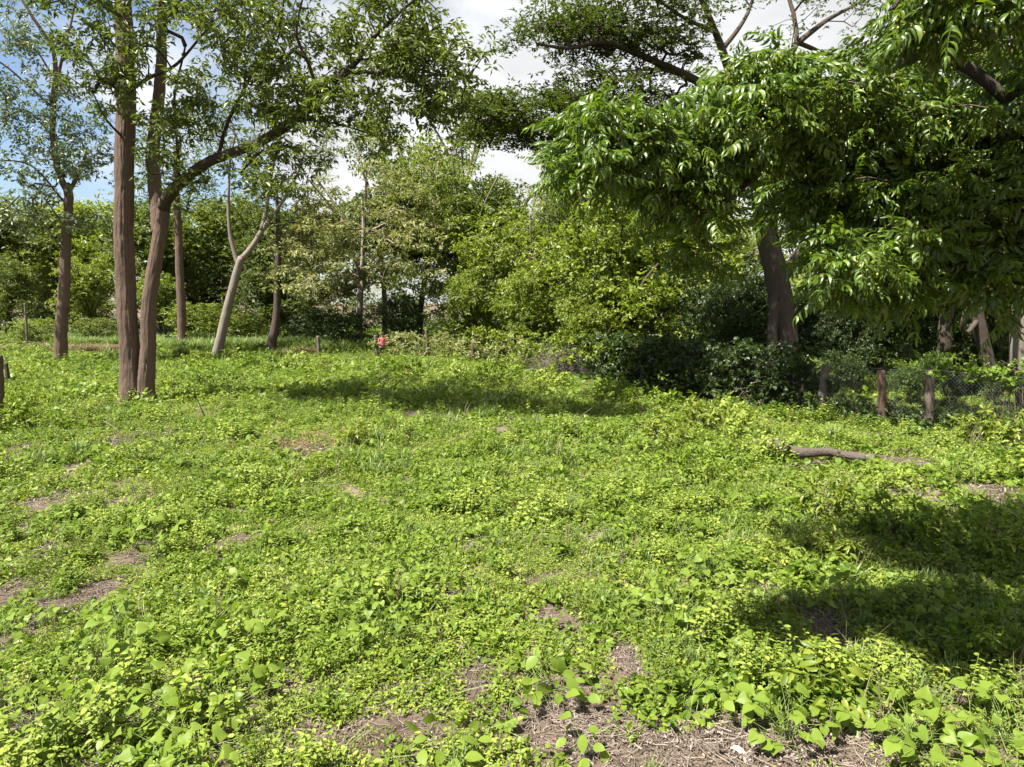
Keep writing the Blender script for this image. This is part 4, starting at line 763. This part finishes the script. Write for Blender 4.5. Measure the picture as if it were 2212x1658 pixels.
stick('dead_stub', 'small dark stub with a low side branch left of the log', [gp(1523, 985), gp(1522, 985, .12), gp(1521, 985, .26)], .05, .04, 'bark_dark', 'stub', None, [[gp(1523, 985, .06), gp(1545, 990, .08), gp(1572, 995, .05)]])
stick('fallen_stick', 'bleached stick on the bare patch left of centre', [gp(140, 1018, .04), gp(180, 1016, .06), gp(232, 1019, .04)], .035, .02, 'dry_twig')
stick('fallen_stick', 'short bleached stick beside the straw on the left', [gp(183, 975, .04), gp(205, 968, .06), gp(222, 962, .05)], .03, .02, 'dry_twig')
stick('fallen_stick', 'thin bent stick near the foot of the double trunk', [gp(255, 940, .05), gp(300, 940, .1), gp(345, 930, .08)], .025, .012, 'bark_dark')
stick('fallen_stick', 'long thin twig arching over the central shade', [gp(1215, 925, .03), gp(1250, 918, .25), gp(1280, 912, .5)], .012, .006, 'dry_twig')
stick('fallen_stick', 'thin pale twig on the bare soil along the bottom frame edge', [gp(1230, 1600, .03), gp(1340, 1605, .05), gp(1420, 1570, .08), gp(1520, 1500, .12)], .006, .003, 'dry_twig', forks=[[gp(1290, 1603, .04), gp(1300, 1625, .03), gp(1312, 1650, .02)], [gp(1390, 1585, .06), gp(1420, 1620, .03), gp(1450, 1650, .02)]])
stick('upright_twig', 'bare dry upright twig with short side twigs in the bottom right shade', [gp(1905, 1585), gp(1898, 1585, .25), gp(1885, 1585, .55)], .007, .003, 'dry_twig', 'twig', None, [[gp(1898, 1585, .25), gp(1880, 1585, .33), gp(1868, 1585, .36)], [gp(1895, 1585, .35), gp(1905, 1585, .45)], [gp(1900, 1585, .15), gp(1912, 1585, .28)]])
stick('upright_twig', 'thin dead stem right of the glossy feather leaved seedling', [gp(1792, 1610), gp(1790, 1610, .2), gp(1795, 1610, .38)], .006, .003, 'dry_twig', 'twig', None)
stick('dead_sapling', 'slim dark leaning dead stem right of the double trunk', [gp(446, 905), gp(437, 905, .35), gp(428, 905, .75)], .03, .015, 'bark_dark', 'stem', None)
stick('fallen_stick', 'thick short dead branch behind the log', [gp(1930, 985, .06), gp(1948, 984, .09), gp(1962, 986, .07)], .05, .04, 'post_red')
def bark_piece(label, x, y, l, w, rot, mat='bleached'):
    mb = MB(); n = 8; th = np.linspace(-1.1, 1.1, 6); V = []
    for side in (1, .82):
        for i in range(n):
            u = i / (n - 1); ww = w * (.55 + .45 * math.sin(math.pi * min(1, u * 1.15 + .1))) * side
            V += [(l * (u - .5), ww * math.sin(a), ww * (math.cos(a) - .4) + .02 * math.sin(u * 5)) for a in th]
    T = []
    for s0 in (0, n * 6):
        for i in range(n - 1):
            for j in range(5):
                a = s0 + i * 6 + j; T += [(a, a + 6, a + 7), (a, a + 7, a + 1)]
    mb.add(V, T); o = tag(mb.build('bark_piece', M[mat]), label, 'bark', 'pale bark pieces on the soil'); p = gp(x, y, .02); o.location = p; o.rotation_euler = (.1, .1, rot)
M['bleached'] = plain_mat('bleached_bark', (.36, .32, .28), .8, .2, 0, .2, 14)
for lab, x, y, l, w, ro in (('curled bleached bark piece on bare soil at the bottom frame edge', 1603, 1640, .2, .035, -.8), ('bleached bark flake beside the bottom bare soil', 1545, 1480, .12, .03, .4), ('pale bark flake on the bare patch left of the glossy seedling', 1450, 1520, .1, .025, 1.1)):
    bark_piece(lab, x, y, l, w, ro)

# ---------------------------------------------------------------- broad leaved plants
def heart_mesh(seed, n=1.0):
    r = np.random.default_rng(seed); rows = [(-.07, .24, .0), (.03, .42, .03), (.2, .5, .02), (.42, .44, 0), (.66, .28, -.05), (.86, .11, -.12), (1, 0, -.2)]
    V, T = [], []; fold = r.uniform(.06, .2); tw = r.normal() * .1; curl = r.uniform(.3, 1.3)
    for k, (x, w, z) in enumerate(rows):
        wob = r.normal() * .025; mxp = (.06 if k == 0 else x)
        if k == len(rows) - 1: V.append((x, 0, z * curl)); break
        V += [(x, w + wob, z * curl + fold * w + tw * w - .3 * fold * (w > .4)), (x * .5 + w * 0, w * .5, z * curl + fold * w * .35) if False else (mxp, w * .5, z * curl + fold * w * .62), (mxp, 0, z * curl), (mxp, -w * .5, z * curl + fold * w * .62), (x, -w + wob, z * curl + fold * w - tw * w - .3 * fold * (w > .4))]
    for k in range(len(rows) - 2):
        for j in range(4): a = k * 5 + j; T += [(a, a + 1, a + 6), (a, a + 6, a + 5)]
    a = (len(rows) - 2) * 5; T += [(a + j, a + j + 1, a + 5) for j in range(4)]
    mb = MB(); mb.add(V, T); return mb.mesh('heart_leaf', M['weed_broad'], True)
def ovate_mesh(seed):
    r = np.random.default_rng(seed); V, T = [], []; rows = [(0, .02), (.12, .2), (.32, .34), (.58, .33), (.8, .2), (1, 0)]; curl = r.uniform(.1, .35); fold = r.uniform(.08, .25)
    for k, (x, w) in enumerate(rows): z = -curl * x * x; V += [(x, w, z + fold * w), (x, 0, z), (x, -w, z + fold * w)]
    for k in range(len(rows) - 1):
        for j in range(2): a = k * 3 + j; T += [(a, a + 1, a + 4), (a, a + 4, a + 3)]
    mb = MB(); mb.add(V, T); return mb.mesh('ovate_leaf', M['weed_broad'], True)
HEARTS = [heart_mesh(200 + k) for k in range(6)]; OVATES = [ovate_mesh(220 + k) for k in range(4)]
def orient(A, N):
    A = unit(A); Sd = unit(np.cross(N, A)); N = np.cross(A, Sd)
    return Matrix(((A[0], Sd[0], N[0]), (A[1], Sd[1], N[1]), (A[2], Sd[2], N[2])))
def broad_plant(name, label, x, y, R, h, n, size, seed, meshes=HEARTS, group='broad leaved plants in the foreground', cat='plant', mat=None):
    r = np.random.default_rng(seed); b = gp(x, y); root = thing(name, label, cat, b, group); mb = MB()
    for k in range(n):
        a = k * 2.4 + r.normal() * .4; q = R * math.sqrt((k + .5) / n) * r.uniform(.8, 1.15); z = h * (1 - .6 * (q / R) ** 1.5) * r.uniform(.3, 1.1) + .03
        tip = np.array((math.cos(a) * q, math.sin(a) * q, z)); o0 = np.array((r.normal() * R * .25, r.normal() * R * .25, 0)); 
        tube(mb, smooth_path([o0, (o0 + tip) / 2 + np.array((0, 0, .25 * z)), tip], .08), [.0035] , 3, 0, cap=False) if False else tube(mb, np.array([o0, o0 * .4 + tip * .6 + np.array((0, 0, .12 * z)), tip]), [.004, .003, .002], 4, 0, cap=False)
        N = unit(np.array((math.cos(a) * .35 - .25, math.sin(a) * .35 - .3, 1.0)) + r.normal(size=3) * .45); A = np.array((math.cos(a), math.sin(a), -.25)) + r.normal(size=3) * .55
        s = size * r.uniform(.6, 1.2); lf = obj('leaf', meshes[r.integers(len(meshes))], root)
        m4 = orient(A, N).to_4x4(); m4.translation = Vector(tip); lf.matrix_basis = m4 @ Matrix.Scale(s, 4)
    mb.build('stem', M['stem'], root); return root
BP = [
    ('heart_leaf_plant', 'sprawling heart leaved plant in the bottom left corner', 110, 1590, .5, .3, 30, .13),
    ('heart_leaf_plant', 'heart leaved plant right of the bottom left corner plant with curled leaves', 300, 1560, .5, .36, 32, .13),
    ('heart_leaf_plant', 'tall heart leaved plant with a dark arching stem at the lower left', 250, 1440, .45, .5, 26, .13),
    ('heart_leaf_plant', 'heart leaved plant in front of the dark bare soil gap, left bottom', 470, 1540, .48, .32, 30, .13),
    ('heart_leaf_plant', 'pale heart leaved plant below the thin twining stem', 545, 1400, .42, .34, 26, .13),
    ('heart_leaf_plant', 'low heart leaved plant under the bottom left group, touching the frame edge', 400, 1645, .45, .26, 22, .14),
    ('heart_leaf_plant', 'pale green heart leaved plant left of the centre, tallest of its patch', 820, 1320, .5, .46, 36, .12),
    ('heart_leaf_plant', 'dense dark based heart leaved plant just below the left centre patch', 830, 1395, .5, .34, 34, .12),
    ('heart_leaf_plant', 'few heart leaves on long stalks right of the left centre patch', 935, 1310, .28, .32, 9, .13),
    ('heart_leaf_plant', 'heart leaved plant with deep shade beneath at the right of centre', 1465, 1345, .5, .42, 38, .12),
    ('heart_leaf_plant', 'heart leaved vine plant above the deep shaded one at the right of centre', 1540, 1255, .5, .36, 32, .11),
    ('heart_leaf_plant', 'yellow green heart leaved plant in front of the glossy seedling', 1690, 1590, .42, .34, 30, .13),
    ('heart_leaf_plant', 'round heart leaved plant at the bottom edge right of the bare twig', 1960, 1625, .45, .3, 26, .14),
    ('heart_leaf_plant', 'heart leaved plant in the bottom right corner', 2150, 1610, .45, .34, 26, .14),
    ('heart_leaf_plant', 'small heart leaved plant between bare soil and the glossy seedling', 1640, 1450, .35, .26, 20, .11),
    ('heart_leaf_plant', 'sunlit heart leaved sprig standing at the edge of the right shade', 1820, 1330, .36, .36, 18, .11),
    ('heart_leaf_plant', 'heart leaved plant inside the right hand shade', 2010, 1370, .4, .34, 22, .12),
    ('heart_leaf_plant', 'reddish tipped broad plant alone in the left middle ground', 335, 1165, .5, .36, 32, .14),
    ('heart_leaf_plant', 'dark leaved broad plant below the reddish tipped one', 250, 1340, .4, .26, 24, .12),
    ('heart_leaf_plant', 'heart leaved plant at the left frame edge in the lower third', 30, 1350, .4, .3, 20, .12),
    ('ovate_leaf_plant', 'plant with very large oval pale leaves at the bottom centre', 1180, 1500, .42, .3, 22, .17),
    ('ovate_leaf_plant', 'two big oval leaves by the pale twig at the bottom', 1255, 1625, .2, .2, 5, .14),
    ('ovate_leaf_plant', 'plant with big ribbed oval leaves left of the glossy seedling', 1580, 1545, .32, .26, 12, .16),
    ('ovate_leaf_plant', 'oval leaved plant at the bottom edge left of centre', 960, 1645, .3, .22, 12, .15),
    ('ovate_leaf_plant', 'single stalk with oval leaves in the right middle ground', 1410, 1535, .12, .2, 4, .15),
    ('ovate_leaf_plant', 'dark oval leaved sprig right of the reddish tipped plant', 500, 1275, .2, .32, 8, .14),
    ('ovate_leaf_plant', 'tall oval leaved sprig in the right middle ground left of the shade', 1480, 1160, .28, .4, 12, .15),
    ('ovate_leaf_plant', 'light green broad leaved plant before the double trunk at left', 200, 862, .8, .7, 30, .26),
    ('ovate_leaf_plant', 'pale greyish broad leaved sprout at the foot of the double trunk', 335, 880, .55, .6, 34, .2),
]
for k, (nm, lab, x, y, R_, h, n, sz) in enumerate(BP):
    n = int(n * 1.9); h *= 1.35; R_ *= 1.1; sz *= .9
    broad_plant(nm, lab, x, y, R_, h, n, sz, 300 + k, HEARTS if nm[0] == 'h' else OVATES)

# leafy shrubs of the middle ground (one of each kind, then copies)
def shrub_mesh(seed, R, h, n, per, Ln, asp, mat):
    r = np.random.default_rng(seed); mbl, mbs = MB(), MB(); C = []
    for k in range(n):
        a = r.uniform(0, 6.28); q = R * math.sqrt(r.random()); z = h * (1 - .5 * (q / R) ** 2) * r.uniform(.35, 1.05); C.append((math.cos(a) * q, math.sin(a) * q, z))
        o0 = np.array((r.normal() * .08, r.normal() * .08, -.03)); c = np.array(C[-1]); tube(mbs, [o0, o0 * .4 + c * .6 + np.array((0, 0, .1 * h)), c], [.01, .007, .003], 3, 0, cap=False)
    clump_leaves(mbl, C, per, R * .3, Ln, asp, r, .8, .8, .35, HEX); return mbl.mesh('shrub_foliage', mat, False), mbs.mesh('shrub_stems', M['twig'])
SH = [shrub_mesh(400, .7, .8, 34, 26, .12, .42, M['weed_dark']), shrub_mesh(401, .6, .55, 30, 26, .1, .55, M['weed']), shrub_mesh(402, .55, .9, 26, 24, .15, .36, M['leaf_bright'])]
for k, (kk, x, y, s, lab) in enumerate(((2, 770, 960, .95, 'upright leafy shrub standing alone in the left centre of the clearing'), (0, 865, 822, 1.5, 'wide low dark shrub in front of the person'), (1, 640, 800, 1.7, 'bushy green shrub below the short post stub'),
        (0, 1075, 835, 1.5, 'dark green shrub before the far pole'), (1, 1180, 838, 1.6, 'light green shrub in front of the brown fence tangle'), (1, 980, 826, 1.5, 'green shrub between the two dark shrubs at the clearing end'), (2, 1435, 958, 1.1, 'dark leaved shrub at the right end of the central shade'),
        (0, 1490, 1040, .95, 'rounded weed shrub below the dark stub'), (1, 1560, 920, 1.5, 'light green weed mound before the shaded fence'), (2, 1500, 930, 1.2, 'bushy green weeds left of the weed mound by the fence'), (0, 1400, 890, 1.4, 'weed clump in shade at the foot of the reddish post'),
        (1, 1330, 865, 1.5, 'sunny weed clump left of the reddish post'), (0, 560, 800, 1.4, 'green shrub right of the pale leaning tree foot'), (2, 700, 810, 1.3, 'leafy shrub right of the short post stub'), (1, 420, 790, 1.4, 'green shrub right of the double trunk'),
        (2, 395, 775, 1.2, 'leafy shrub at the foot of the slim trunk'), (0, 470, 840, 1.3, 'low dark shrub right of the double trunk foot'), (2, 2120, 965, 1.0, 'glossy dark shrub below the right end of the wire'), (2, 2190, 985, 1.1, 'dark shrub at the right frame edge below the pale trunk'),
        (1, 2050, 935, 1.0, 'shrub at the foot of the thick grey post'), (1, 1940, 1060, .8, 'light weed shrub below the log'), (0, 740, 1020, .5, 'small dark weed clump in the open left of centre'), (0, 1310, 960, .8, 'small dark shrub near the centre shade edge'),
        (1, 1170, 850, 1.1, 'small green shrub in the middle of the far clearing'), (0, 30, 930, 1.3, 'shaded green shrub below the thick post at the left edge'), (1, 60, 880, 1.3, 'green shrub beside the short dark post'), (0, 180, 800, 1.3, 'low green shrub right of the grey tree foot'),
        (2, 1780, 1120, .9, 'weed shrub on the upper edge of the right shade'), (0, 1950, 1170, .9, 'dark shrub in the upper part of the right shade'), (0, 2120, 1200, 1.0, 'dark shrub in the right shade near the frame edge'), (2, 1790, 1215, .8, 'feathery weed shrub catching sun inside the right shade'),
        (0, 2160, 1440, .7, 'dark weed shrub low in the right shade'), (1, 1700, 1230, .7, 'weed shrub left of the right shade'), (0, 1030, 985, .7, 'small dark shrub left of the centre line'))):
    b = gp(x, y); root = thing('weed_shrub', lab, 'shrub', b, 'shrubs scattered in the clearing'); root.rotation_euler = (0, 0, k * 1.7); root.scale = (s, s, s * (.85 + .3 * ((k * 37) % 10) / 10))
    o = obj('foliage', SH[kk][0], root); o['kind'] = 'stuff'; o = obj('stems', SH[kk][1], root); o['kind'] = 'stuff'

# ---------------------------------------------------------------- neem tree at the right, near the camera
FALC = (np.array([(0, 0, 0), (.22, .48, .08), (.22, -.40, .08), (.5, .52, .06), (.5, .04, .0), (.5, -.36, .06), (.78, .22, -.1), (.78, -.42, -.1), (1.0, -.72, -.3)]), np.array([(0, 4, 1), (0, 2, 4), (1, 4, 3), (2, 5, 4), (3, 4, 6), (4, 7, 6), (4, 5, 7), (6, 7, 8)]))
def frond_mesh(seed, ln=.34, pairs=7, leaf=.085, mat=None, asp=.27, droop=.5):
    r = np.random.default_rng(seed); mb = MB(); tt = np.linspace(0, 1, 7); bend = r.uniform(.15, .35) * droop * 2; sw = r.normal() * .06
    rp = np.stack((tt * ln, sw * tt ** 2 * ln * 2, -bend * ln * tt ** 2), -1); tube(mb, rp, np.linspace(.0022, .0008, 7), 3, 1, cap=False)
    for s in (1, -1):
        u = np.linspace(.2, .97, pairs) + r.normal(size=pairs) * .012 + (.02 if s > 0 else 0)
        C = np.stack([np.interp(u, tt, rp[:, c]) for c in range(3)], -1); fwd = .45 + .5 * u ** 2
        A = np.stack((fwd, s * np.ones(pairs), -.45 - 1.0 * r.random(pairs) * droop * 2), -1) + r.normal(size=(pairs, 3)) * .2
        N = np.stack((-.1 * np.ones(pairs), s * .3 * np.ones(pairs), np.ones(pairs)), -1) + r.normal(size=(pairs, 3)) * .42
        v = FALC[0].copy(); v[:, 1] *= s; f = FALC[1] if s > 0 else FALC[1][:, ::-1]
        l = leaf * r.uniform(.8, 1.15, pairs) * (.75 + .5 * np.sin(u * math.pi)); leaves(mb, C, A, N, l, l * asp * 1.1, (v, f), 0)
    C = rp[-1:]; leaves(mb, C, [(1, 0, -.6)], [(.2, 0, 1)], leaf, leaf * asp, FALC, 0)
    return mb.mesh('frond', [mat or M['leaf_neem'], M['stem']], True), (np.concatenate(mb.v), np.concatenate(mb.f), np.concatenate(mb.m))
t = Tree(50); r = t.r
tb = np.array((6.4, 5.6, 0.0))
t.limb([tb - (0, 0, .3), tb + (0, 0, 1), tb + (-.1, .05, 2.2), tb + (-.3, .1, 3.4)], [.24, .19, .17, .15], 18, .12, step=.15, flare=.3)
top = tb + (-.3, .1, 3.4)
L1 = [top, P(2230, 300, 6.2), P(1950, 325, 6.4), P(1760, 335, 6.5), P(1690, 328, 6.5), P(1640, 365, 6.5), P(1585, 425, 6.4), P(1500, 470, 6.3)]
for pts, r0, r1 in ((L1, .095, .018), ([P(1700, 330, 6.5), P(1560, 300, 6.3), P(1430, 280, 6.1), P(1330, 250, 6.0)], .03, .012), ([top, P(2100, 150, 6.0), P(1850, 190, 5.9), P(1680, 170, 5.8), P(1600, 150, 5.7)], .06, .014), ([P(1640, 365, 6.5), P(1480, 390, 6.2), P(1330, 370, 6.0), P(1250, 380, 5.9)], .022, .01),
        ([top - (0, 0, .9), P(2200, 560, 5.8), P(2000, 590, 5.8), P(1850, 570, 5.7)], .05, .014), ([top, top + (-.8, -.6, 1.6), top + (-1.7, -1.2, 2.9), top + (-2.4, -1.6, 3.7)], .1, .03), ([top, top + (.2, .4, 2), top + (.2, .6, 4)], .11, .03), ([top + (-.8, -.6, 1.6), P(2050, -20, 4.6), P(1930, 20, 4.5)], .04, .012), ([P(1760, 335, 6.5), P(1800, 430, 6.8), P(1840, 520, 7.0)], .04, .015)):
    t.limb(pts, np.linspace(r0, r1, len(pts)), 8, .08, step=.12, wob=.03)
C = np.concatenate([blob(r, *a) for a in ((1330, 280, 6.0, 85, 80, .4, 20), (1275, 360, 5.9, 60, 70, .35, 10), (1420, 350, 6.2, 110, 100, .5, 28), (1470, 370, 8.6, 90, 80, .8, 22), (1610, 200, 5.6, 55, 75, .4, 14), (1690, 230, 6.0, 110, 90, .6, 26), (1660, 130, 5.7, 30, 30, .3, 4), (1830, 260, 6.2, 130, 110, .7, 36), (1980, 330, 6.2, 170, 130, .8, 56), (1880, 430, 6.2, 150, 90, .8, 40), (2150, 430, 6.0, 130, 170, .8, 56), (1920, 560, 5.9, 130, 75, .6, 34), (2120, 600, 5.9, 120, 60, .6, 24), (2080, 20, 4.7, 120, 40, .4, 22), (1480, 440, 6.3, 75, 60, .3, 16), (1540, 330, 6.4, 70, 90, .4, 18), (1280, 290, 5.8, 50, 60, .3, 10), (1500, 540, 6.6, 40, 40, .3, 5), (1810, 560, 5.6, 60, 60, .4, 12), (1750, 420, 6.6, 70, 60, .4, 12), (2260, 250, 5.8, 100, 150, .8, 26))])
hid = np.concatenate([np.array(c) + (.25 + .75 * r.random((n, 1)) ** .4) * unit(r.normal(size=(n, 3))) * np.array(q) for c, q, n in (((4.0, 4.2, 7.3), (2.2, 1.8, .8), 90), ((6.0, 5.8, 7.8), (2.2, 2.0, 1.2), 80), ((6.6, 6.6, 5.6), (1.6, 1.8, 1.4), 60), ((5.6, 8.8, 6.2), (1.6, 1.6, .8), 60), ((5.4, 7.0, 7.4), (1.8, 1.4, .8), 50), ((5.0, 4.0, 5.6), (1.4, 1.2, .8), 30), ((3.7, 7.8, 5.5), (1.3, .8, .5), 40), ((3.4, 8.4, 5.6), (1.0, 1.2, .5), 26))])  # hidden crown clumps, placed for the shade they cast
hid = hid[(hid[:, 1] < 1.0) | (hid[:, 1] > 6.4) | ((hid[:, 2] - CAMZ) / hid[:, 1] > .46) | (hid[:, 0] / hid[:, 1] > .78)]
AC = np.concatenate((C, hid)); t.twigs(AC, .0042, 4, arch=.15, pen=.4)
neem = t.done('neem_tree', 'glossy leaved tree with curved leaflets and small fruits filling the upper right, nearest the camera', 'tree', tb, M['leaf_neem'], M['bark_dark'], M['twig'])
FR = [frond_mesh(500 + k, (.3, .34, .38, .28, .36, .32)[k], (7, 8, 8, 7, 9, 8)[k], (.082, .086, .09, .078, .086, .082)[k]) for k in range(6)]
fr = []
for ci, c in enumerate(AC):
    m = r.integers(6, 10) if ci < len(C) else 9; a0 = r.uniform(0, 6.28)
    for k in range(m):
        a = a0 + k * 2.4; el = r.uniform(-.8, .6); A = np.array((math.cos(a) * math.cos(el), math.sin(a) * math.cos(el), math.sin(el))); N = unit(np.array((-.15, -.25, 1.0)) + r.normal(size=3) * .5)
        fr.append((c + r.normal(size=3) * .05, A, N, r.uniform(.75, 1.15) * (1.0 if ci < len(C) else 1.5), r.integers(6), ci < len(C)))
fr.sort(key=lambda q: (not q[5], np.linalg.norm(q[0] - np.array((0, 0, CAMZ)))))
mbx = MB()
for k, (p, A, N, s, v, vis) in enumerate(fr):
    Rm = orient(A, N)
    if k < 300:
        o = obj('frond', FR[v][0], neem); m4 = Rm.to_4x4(); m4.translation = Vector(p - tb); o.matrix_basis = m4 @ Matrix.Scale(s, 4)
    else:
        V_, F_, m_ = FR[v][1]; Q = (V_ * s) @ np.array(Rm).T + (p - tb); mbx.add(Q, F_); mbx.m[-1] = m_
o = mbx.build('foliage', [M['leaf_neem'], M['stem']], neem); o['kind'] = 'stuff'
mbx = MB(); ico = np.array([(0, 0, 1)] + [(math.cos(k * 1.047) * .87, math.sin(k * 1.047) * .87, .5) for k in range(6)] + [(math.cos(k * 1.047) * .87, math.sin(k * 1.047) * .87, -.5) for k in range(6)] + [(0, 0, -1)])
ft = [(0, 1 + k, 1 + (k + 1) % 6) for k in range(6)] + [q for k in range(6) for q in ((1 + k, 7 + k, 7 + (k + 1) % 6), (1 + k, 7 + (k + 1) % 6, 1 + (k + 1) % 6))] + [(13, 7 + (k + 1) % 6, 7 + k) for k in range(6)]
for c in C[r.random(len(C)) < .7]:
    for k in range(r.integers(5, 14)):
        p = c + r.normal(size=3) * np.array((.07, .07, .06)) - (0, 0, .1); mbx.add(ico * np.array((.009, .009, .013)) + (p - tb), ft)
o = mbx.build('fruit', M['fruit'], neem); o['kind'] = 'stuff'

# glossy feather leaved seedling at the bottom right
b = gp(1775, 1545); root = thing('feather_leaf_seedling', 'glossy seedling with long feather shaped leaves at the bottom right', 'plant', b)
FS = [frond_mesh(560 + k, .46, 6, .15, M['leaf_bright'], .3, .35)[0] for k in range(3)]; rs = np.random.default_rng(9)
for k, (a, el, z) in enumerate(((3.3, .35, .34), (.2, .3, .36), (1.6, .4, .34), (-.6, -.05, .22), (4.4, .1, .22), (5.4, -.2, .2), (2.4, .1, .24), (.9, .1, .26))):
    o = obj('frond', FS[k % 3], root); m4 = orient(np.array((math.cos(a) * math.cos(el), math.sin(a) * math.cos(el), math.sin(el))), np.array((0, -.15, 1.0))).to_4x4(); m4.translation = Vector((0, 0, z)); o.matrix_basis = m4
mbx = MB(); tube(mbx, [(0, 0, -.02), (.01, 0, .2), (0, 0, .37)], [.008, .006, .004], 6); mbx.build('stem', M['stem'], root)

# ---------------------------------------------------------------- the person with the remote control
def skin_body(name, verts, edges, radii, mat, parent, root_i=0, sub=2):
    me = bpy.data.meshes.new(name); me.from_pydata(verts, edges, []); o = obj(name, me, parent)
    md = o.modifiers.new('skin', 'SKIN'); md.use_smooth_shade = True
    for v, rr in zip(me.skin_vertices[0].data, radii): v.radius = (rr, rr) if np.isscalar(rr) else rr
    me.skin_vertices[0].data[root_i].use_root = True
    o.modifiers.new('subsurf', 'SUBSURF').levels = sub; o.modifiers['subsurf'].render_levels = sub
    dg = bpy.context.evaluated_depsgraph_get(); m2 = bpy.data.meshes.new_from_object(o.evaluated_get(dg)); o.modifiers.clear(); o.data = m2
    m2.materials.clear(); m2.materials.append(mat); return o
M['skin'] = plain_mat('skin', (.30, .165, .11), .55, .35, 0, .12, 12); M['shirt'] = plain_mat('red_shirt', (.34, .085, .09), .85, .1, 0, .15, 9); M['shorts'] = plain_mat('black_shorts', (.012, .012, .014), .9, .1, 0, .2, 9)
M['hair'] = plain_mat('dark_hair', (.02, .015, .012), .7, .2); M['black'] = plain_mat('black_plastic', (.03, .03, .032), .4, .4); M['shoe'] = plain_mat('grey_shoe', (.12, .1, .09), .8, .2)
pb = gp(827, 777); person = thing('person', 'person in a red T-shirt and black shorts standing at the fence holding a remote control', 'person', pb); person.rotation_euler = (0, 0, .15)
V = [(0, 0, .95), (0, .01, 1.12), (0, .015, 1.3), (0, .01, 1.44), (0, -.005, 1.52), (0, -.025, 1.6), (0, -.03, 1.68)]; E = [(k, k + 1) for k in range(6)]; Rd = [(.15, .11), (.14, .105), (.165, .11), (.1, .08), (.055, .055), (.072, .088), (.062, .075)]
for s in (1, -1):
    k = len(V); V += [(s * .1, 0, .88), (s * .11, -.01, .5), (s * .115, .02, .1), (s * .12, -.02, .04), (s * .125, -.14, .03)]; E += [(0, k), (k, k + 1), (k + 1, k + 2), (k + 2, k + 3), (k + 3, k + 4)]; Rd += [.085, .058, .042, .045, .035]
    k = len(V); V += [(s * .19, .01, 1.42), (s * .27, -.02, 1.14), (s * .12, -.24, 1.19), (s * .085, -.29, 1.2)]; E += [(3, k), (k, k + 1), (k + 1, k + 2), (k + 2, k + 3)]; Rd += [.058, .042, .03, .028]
    for q in range(4):
        m = len(V); zz = 1.215 - q * .014; V += [(s * .07, -.325, zz), (s * .045, -.335, zz)]; E += [(k + 3, m), (m, m + 1)]; Rd += [.009, .008]
    m = len(V); V += [(s * .07, -.31, 1.235), (s * .05, -.32, 1.25)]; E += [(k + 3, m), (m, m + 1)]; Rd += [.011, .009]
body = skin_body('body', V, E, Rd, M['skin'], person)
V = [(0, 0, .9), (0, .01, 1.05), (0, .012, 1.2), (0, .015, 1.32), (0, .01, 1.44)]; E = [(0, 1), (1, 2), (2, 3), (3, 4)]; Rd = [(.185, .145), (.175, .14), (.175, .135), (.185, .135), (.11, .1)]
for s in (1, -1):
    k = len(V); V += [(s * .2, .01, 1.42), (s * .255, -.012, 1.22)]; E += [(4, k), (k, k + 1)]; Rd += [.078, .07]
skin_body('shirt', V, E, Rd, M['shirt'], person)
V = [(0, 0, .94)]; E = []; Rd = [(.165, .13)]
for s in (1, -1): k = len(V); V += [(s * .1, 0, .82), (s * .115, -.01, .46)]; E += [(0, k), (k, k + 1)]; Rd += [.105, .1]
skin_body('shorts', V, E, Rd, M['shorts'], person)
skin_body('hair', [(0, -.0, 1.68), (0, -.02, 1.735), (0, .035, 1.66)], [(0, 1), (0, 2)], [(.078, .088), (.06, .07), (.065, .06)], M['hair'], person)
mbx = MB()
for s in (1, -1): mbx.add(ico * np.array((.011, .006, .007)) + (s * .03, -.118, 1.635), ft)
mbx.build('eyes', M['hair'], person); mbx = MB(); mbx.add(ico * np.array((.012, .018, .02)) + (0, -.12, 1.6), ft); mbx.build('nose', M['skin'], person); mbx = MB(); mbx.add(ico * np.array((.024, .006, .006)) + (0, -.105, 1.555), ft); mbx.build('mouth', M['shirt'], person)
rc = thing('remote_control', 'dark remote control held in the hands of the person', 'remote control', pb + np.array((.05, -.33, 1.21))); rc.rotation_euler = (.4, 0, .15)
mbx = MB(); q = smooth_path([(-.075, 0, 0), (-.03, 0, 0), (.03, 0, 0), (.075, 0, 0)], .01); tube(mbx, q, np.interp(np.linspace(-1, 1, len(q)), (-1, -.8, 0, .8, 1), (.012, .026, .024, .026, .012)), 10); mbx.build('case', M['black'], rc)
for s in (1, -1): mbx = MB(); tube(mbx, [(s * .04, .01, .02), (s * .045, .015, .06), (s * .05, .02, .1)], .005, 6); mbx.build('antenna', M['black'], rc)
